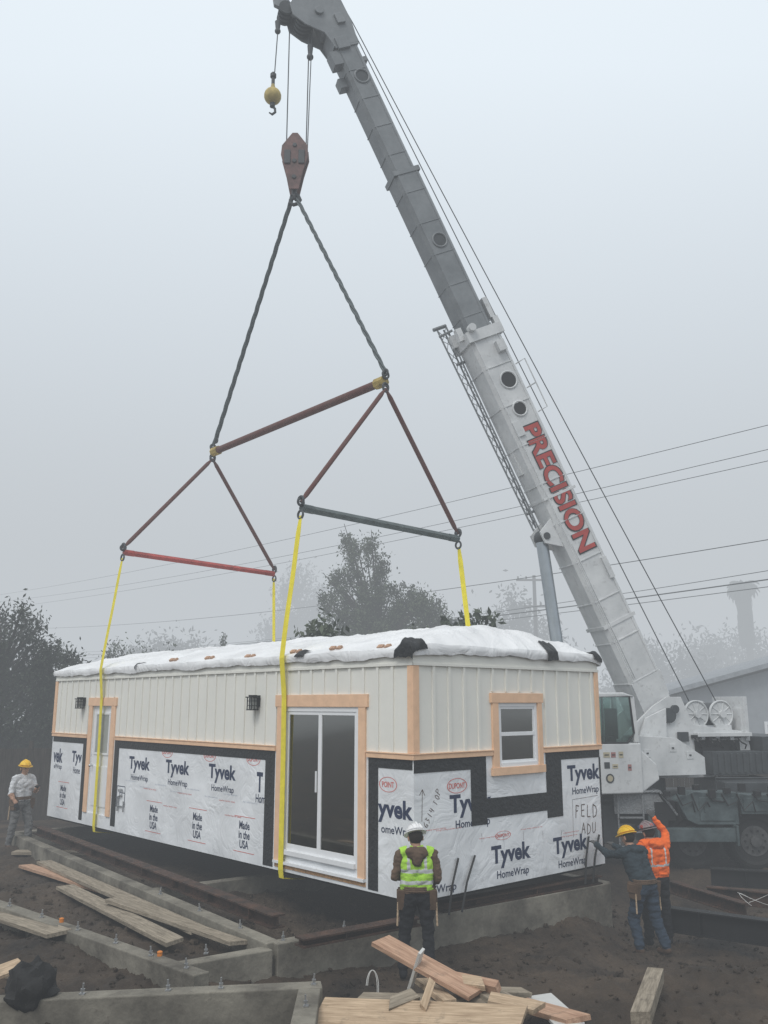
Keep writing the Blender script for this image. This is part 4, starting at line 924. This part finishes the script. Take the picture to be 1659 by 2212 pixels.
# ---------------------------------------------------------------- people
M_skin=mat('skin',(.38,.22,.15),.6,.1,8)
def person(label,loc,yaw,J,cols,hat,extra=(),vest=False,belt=True,scale=1.0,bulk=1.0):
    V=lambda k:Vector(J[k])
    prims=[]
    def rc(a,c,r1,r2,t):
        k=bulk if t in('torso','hipz','sleeve','fore','pants') else 1
        prims.append((Vector(a),Vector(c),r1*k,r2*k,t))
    pel=V('pelvis'); chest=V('chest'); neck=V('neck'); head=V('head')
    sL,sR=V('sL'),V('sR'); hL,hR=V('hL'),V('hR')
    acr=(sR-sL).normalized()
    for s in(-1,1):
        rc(pel+acr*.075*s,pel.lerp(chest,.45)+acr*.07*s,.122,.115,'hipz'); rc(pel.lerp(chest,.35)+acr*.07*s,chest+acr*.085*s,.118,.125,'torso')
    rc(chest,neck-Vector((0,0,.03)),.13,.075,'torso')
    rc(sL.lerp(neck,.1),neck-Vector((0,0,.02)),.072,.06,'torso'); rc(sR.lerp(neck,.1),neck-Vector((0,0,.02)),.072,.06,'torso')
    rc(neck-Vector((0,0,.02)),head-Vector((0,0,.06)),.06,.058,'skin')
    f=V('face').normalized(); hu=(head-neck).normalized(); hs=f.cross(hu).normalized()
    rc(head+hu*.02-f*.015,head+hu*.03+f*.01,.092,.088,'hair'); rc(head-hu*.03+f*.025,head-hu*.075+f*.045,.07,.042,'skin')
    rc(head+hu*.0+f*.08,head-hu*.03+f*.108,.014,.018,'skin')
    for s in(-1,1): rc(head+hs*.088*s+hu*.01,head+hs*.09*s-hu*.025,.02,.014,'skin')
    rc(head-hu*.055+f*.075+hs*.018,head-hu*.055+f*.075-hs*.018,.012,.012,'skin')
    for S,s,e_,w_ in(('L',sL,V('eL'),V('wL')),('R',sR,V('eR'),V('wR'))):
        rc(s,e_,.070,.052,'sleeve'); rc(e_,w_,.052,.036,'fore')
        d=(w_-e_).normalized(); pn=acr.cross(d); pn=pn.normalized() if pn.length>.1 else Vector((0,0,1)); sd=d.cross(pn).normalized()
        rc(w_,w_+d*.03,.028,.03,'hand')
        for i in range(4):
            o_=sd*(-.03+.02*i); rc(w_+d*.02+o_*.7,w_+d*.085+o_,.018,.014,'hand')
            k=w_+d*.088+o_*1.15; ln=[.055,.066,.07,.06][i]; k2=k+(d*.9-pn*.35).normalized()*ln*.55; rc(k,k2,.011,.0105,'hand'); rc(k2,k2+(d*.6-pn*.8).normalized()*ln*.55,.0105,.009,'hand')
        rc(w_+d*.03+sd*.028,w_+d*.06+sd*.06,.015,.013,'hand'); rc(w_+d*.06+sd*.06,w_+d*.095+sd*.065,.013,.010,'hand')
    for hp_,kn,an,to in((hL,V('kL'),V('aL'),V('tL')),(hR,V('kR'),V('aR'),V('tR'))):
        rc(pel.lerp(hp_,.6),hp_,.12,.105,'pants'); rc(hp_,kn,.105,.075,'pants'); rc(kn,an+Vector((0,0,.03)),.077,.062,'pants'); rc(an+Vector((0,0,.02)),an-Vector((0,0,.03)),.052,.052,'boot')
        rc(an-Vector((0,0,.045)),to,.048,.04,'boot'); rc(an-Vector((0,0,.045))-(to-an).normalized()*.04,an-Vector((0,0,.03)),.045,.045,'boot')
    for ex in extra: rc(*ex)
    b=MB()
    for a,c,r1,r2,t in prims:
        if (c-a).length<1e-4: c=a+Vector((0,0,.001))
        b.cyl(a,c,r1,r2,0,16); b.sph(a,r1,0,14); b.sph(c,r2,0,14)
    me=bpy.data.meshes.new('t'); me.from_pydata(b.v,[],b.f); bm=bmesh.new(); bm.from_mesh(me); bmesh.ops.remove_doubles(bm,verts=bm.verts,dist=1e-6); bmesh.ops.recalc_face_normals(bm,faces=bm.faces); bm.to_mesh(me); bm.free()
    o=bpy.data.objects.new('t',me); col.objects.link(o)
    m=o.modifiers.new('r','REMESH'); m.mode='VOXEL'; m.voxel_size=.0095; m=o.modifiers.new('s','SMOOTH'); m.iterations=3; m.factor=.5
    dg=bpy.context.evaluated_depsgraph_get(); body=bpy.data.meshes.new_from_object(o.evaluated_get(dg)); bpy.data.objects.remove(o)
    body.materials.clear()
    order=['skin','hair','top','pants','boot','hand','fore']
    for k in order: body.materials.append(cols[k])
    A=np.array([list(p[0]) for p in prims]); B=np.array([list(p[1]) for p in prims]); r1=np.array([p[2] for p in prims]); r2=np.array([p[3] for p in prims]); tg=[p[4] for p in prims]
    nv=len(body.vertices); co_=np.zeros(nv*3); body.vertices.foreach_get('co',co_); co_=co_.reshape(-1,3)
    def near(P):
        AB=B-A; L2=(AB**2).sum(1)+1e-9
        best=np.full(len(P),1e9); bi=np.zeros(len(P),int)
        for i in range(len(A)):
            t=np.clip(((P-A[i])@AB[i])/L2[i],0,1); d=np.linalg.norm(P-(A[i]+t[:,None]*AB[i]),axis=1)-(r1[i]+(r2[i]-r1[i])*t)
            mk=d<best; best[mk]=d[mk]; bi[mk]=i
        return bi
    bi=near(co_); nrm=np.array([list(v.normal) for v in body.vertices])
    for i in range(nv):
        t=tg[bi[i]]
        if t in('torso','hipz','sleeve','pants','fore','hood'):
            p=co_[i]; a=noise.noise(Vector((p[0]*9,p[1]*9,p[2]*16)))*.018+noise.noise(Vector((p[0]*22+3,p[1]*22,p[2]*34)))*.009
            co_[i]=p+nrm[i]*(a+.003)
    body.vertices.foreach_set('co',co_.ravel()); body.update()
    cen=np.array([list(p.center) for p in body.polygons]); fi=near(cen)
    mp={'skin':0,'hair':1,'torso':2,'hipz':2,'sleeve':2,'hood':2,'fore':6,'pants':3,'boot':4,'hand':5}
    mi=[]
    zw=pel.z+.02
    for i,k in enumerate(fi):
        t=tg[k]; v=mp[t]
        if t=='hipz' and cen[i][2]<zw: v=3
        if t=='hair' and (Vector(cen[i])-head).dot(f)>.03 and (Vector(cen[i])-head).dot(hu)<.06: v=0
        mi.append(v)
    body.polygons.foreach_set('material_index',mi); body.polygons.foreach_set('use_smooth',[True]*len(mi))
    body.name='person'
    ob=bpy.data.objects.new('person',body); col.objects.link(ob); ob.location=loc; ob.rotation_euler=(0,0,yaw); ob.scale=(scale,)*3; tag(ob,label,'person')
    Mh=fr(head+hu*.055,hs,f,hu); Mh=Mh@Matrix.Rotation(R(-6),4,'X')
    b=MB(); b.sph((0,0,0),(.118,.138,.118),0,22,Mh,zmin=0.0)
    n=24; ring_o=[(math.cos(2*math.pi*i/n)*.135,math.sin(2*math.pi*i/n)*(.155 if math.sin(2*math.pi*i/n)<0 else .195)) for i in range(n)]
    b.prism(ring_o,.010,0,Mh@Matrix.Translation((0,0,.004)))
    b.tube([Mh@Vector((0,.138*math.cos(t),.006+.118*math.sin(t))) for t in np.linspace(.15,3.0,12)],.014,0,6)
    for dx in(-.05,.05): b.tube([Mh@Vector((dx,.125*math.cos(t),.0+.108*math.sin(t))) for t in np.linspace(.25,2.9,12)],.007,0,5)
    if hat[1]: 
        for k in range(7): 
            a=k*2.4; b.sph((.10*math.cos(a),.115*math.sin(a),.05),(.03,.03,.03),1+k%2,8,Mh)
    b.obj('hard_hat',[hat[0],M_redp,M_ink],ob,smooth=True)
    b=MB()
    for s in(-1,1): b.sph(tuple(head+hs*.033*s+f*.082+hu*.012),.011,0,8)
    b.obj('eyes',M_black,ob,smooth=True)
    if vest:
        vm,sm,style=vest; bm=bmesh.new(); bm.from_mesh(body); bm.faces.ensure_lookup_table()
        zlo=pel.z+.06
        dele=[fc for fc,k in zip(bm.faces,fi) if not(tg[k] in('torso','hipz') and cen[fc.index][2]>zlo)]
        bmesh.ops.delete(bm,geom=dele,context='FACES')
        bm.normal_update()
        for v in bm.verts: v.co+=v.normal*.014
        me=bpy.data.meshes.new('safety_vest'); bm.to_mesh(me); bm.free(); me.materials.clear(); me.materials.append(vm); me.materials.append(sm)
        ax=(neck-pel).normalized()
        for p in me.polygons:
            c=Vector(p.center)-pel; h=c.dot(ax); x=(c.dot(acr))
            if style==0: p.material_index=1 if (.12<h<.165 or .25<h<.295 or (h>.295 and .085<abs(x)<.12)) else 0
            else: p.material_index=1 if (.17<h<.20 or (.20<h<.44 and .10<abs(x)<.122)) else 0
        v=bpy.data.objects.new('safety_vest',me); col.objects.link(v); v.parent=ob
    if belt:
        b=MB(); fw=acr.cross(Vector((0,0,1)))*-1
        cpt=pel+Vector((0,0,.07)); n=24
        ringp=[cpt+acr*.198*math.cos(2*math.pi*i/n)+fw*.14*math.sin(2*math.pi*i/n) for i in range(n+1)]
        for dz in(-.02,0,.02): b.tube([p+Vector((0,0,dz)) for p in ringp],.013,0,6)
        for s in(-1,1):
            M=fr(cpt+acr*.19*s-Vector((0,0,.12)),fw,acr,Vector((0,0,1)))
            b.prism([(-.11,.11),(.11,.11),(.09,-.11),(-.07,-.12)],.08,0,M@Matrix.Rotation(R(90),4,'X')); b.box((.02,.0,.03),(.17,.11,.12),0,M)
            b.cyl(M@Vector((-.05,.04*s,-.0)),M@Vector((-.06,.05*s,-.30)),.013,mi=1,n=6)
        b.obj('tool_belt',[mat('belt_leather',(.11,.07,.045),.8,.3,10),M_wood],ob,bevel=.006)
    return ob
def P0(**k):
    J=dict(pelvis=(0,0,.95),chest=(0,0,1.30),neck=(0,.01,1.47),head=(0,.02,1.60),face=(0,1,-.1),sL=(-.195,0,1.40),sR=(.195,0,1.40),eL=(-.28,-.03,1.13),eR=(.28,-.03,1.13),wL=(-.24,.2,1.02),wR=(.24,.2,1.02),
      hL=(-.10,0,.90),hR=(.10,0,.90),kL=(-.14,.03,.50),kR=(.14,.03,.50),aL=(-.16,0,.10),aR=(.16,0,.10),tL=(-.18,.16,.045),tR=(.18,.16,.045)); J.update(k); return J
def cloth(n,c,v=.2,s=5): return mat(n,c,.9,v,s,.3,120)
jeans=cloth('blue_jeans',(.028,.045,.07)); dk=cloth('black_trousers',(.014,.015,.018)); boot=cloth('boot_leather',(.08,.05,.033)); hair=cloth('dark_hair',(.02,.015,.012)); glove=cloth('grey_glove',(.08,.08,.08))
brown=cloth('brown_hoodie',(.11,.072,.048)); blue=cloth('slate_jacket',(.026,.040,.050)); orange=cloth('orange_fabric',(.85,.15,.02),.1); silver=mat('reflective_tape',(.50,.52,.52),.4,.05,5)
lime=cloth('lime_fabric',(.38,.66,.07),.1); wt=cloth('white_tshirt',(.60,.61,.63),.1); gp_=cloth('grey_trousers',(.15,.15,.15))
hw_=mat('white_helmet',(.78,.78,.78),.3,.03,5); hy=mat('yellow_helmet',(.78,.48,.02),.35,.05,5); hm=mat('sticker_helmet',(.55,.50,.50),.4,.5,14,c2=(.2,.12,.13))
person('worker in lime reflective vest and white hard hat watching the house',(.40,11.42,gz(.40,11.42,False)-.01),0,
 P0(head=(-.01,.05,1.585),neck=(0,.02,1.46),face=(-.3,1,-.35),eL=(-.27,-.02,1.15),eR=(.26,-.04,1.14),wL=(-.20,.22,1.10),wR=(.20,.18,1.02),kL=(-.15,.05,.5),aL=(-.17,-.02,.1),kR=(.13,.02,.5),aR=(.15,-.08,.10),tR=(.2,.08,.045)),
 dict(skin=M_skin,hair=hair,top=brown,pants=dk,boot=dk,hand=glove,fore=brown),(hw_,False),
 extra=[(Vector((-.07,-.10,1.44)),Vector((.07,-.10,1.44)),.065,.065,'hood'),(Vector((0,-.12,1.40)),Vector((0,-.13,1.35)),.07,.05,'hood')],vest=(lime,silver,0),belt=True,scale=1.0,bulk=.96)
zr_=gz(3.6,13.6,False)
person('worker in slate jacket and yellow hard hat pushing on the house',(3.76,13.66,zr_),R(30),
 P0(pelvis=(.0,-.04,.93),chest=(0,.11,1.26),neck=(0,.18,1.43),head=(0,.23,1.55),face=(-.2,1,-.25),sL=(-.19,.14,1.36),sR=(.19,.14,1.36),eL=(-.24,.42,1.31),eR=(.20,.40,1.28),wL=(-.22,.68,1.42),wR=(.14,.68,1.38),
  hL=(-.10,-.04,.89),hR=(.10,-.04,.89),kL=(-.13,.08,.49),kR=(.14,-.08,.48),aL=(-.14,-.02,.10),aR=(.18,-.22,.11),tL=(-.15,.15,.045),tR=(.20,-.06,.045)),
 dict(skin=M_skin,hair=hair,top=blue,pants=jeans,boot=boot,hand=glove,fore=blue),(hy,False),extra=[(Vector((-.06,.08,1.40)),Vector((.06,.08,1.40)),.06,.06,'hood')],belt=True,bulk=1.05)
person('worker in orange hi-vis hoodie and stickered hard hat raising one arm',(4.10,14.15,gz(4.1,14.15,False)),R(12),
 P0(neck=(-.01,.03,1.46),head=(-.03,.07,1.58),face=(-.2,1,-.15),eR=(.27,.12,1.56),wR=(.12,.16,1.78),eL=(-.26,.2,1.22),wL=(-.2,.42,1.32)),
 dict(skin=M_skin,hair=hair,top=orange,pants=dk,boot=dk,hand=glove,fore=orange),(hm,True),extra=[(Vector((-.06,-.09,1.44)),Vector((.06,-.09,1.44)),.06,.06,'hood')],vest=(orange,silver,1),belt=False,bulk=1.06)
person('worker in white t-shirt, grey trousers and yellow hard hat gesturing',(-7.75,19.7,gz(-7.75,19.7,False)),R(-125),
 P0(face=(.1,1,0),eL=(-.26,.08,1.14),wL=(-.14,.30,1.24),eR=(.28,.02,1.12),wR=(.24,.16,.94),kL=(-.15,.08,.5),aL=(-.15,.1,.1),tL=(-.17,.26,.045),kR=(.14,-.02,.5),aR=(.15,-.12,.1),tR=(.18,.04,.045)),
 dict(skin=M_skin,hair=hair,top=wt,pants=gp_,boot=boot,hand=dk,fore=M_skin),(hy,False),belt=True,scale=1.03)
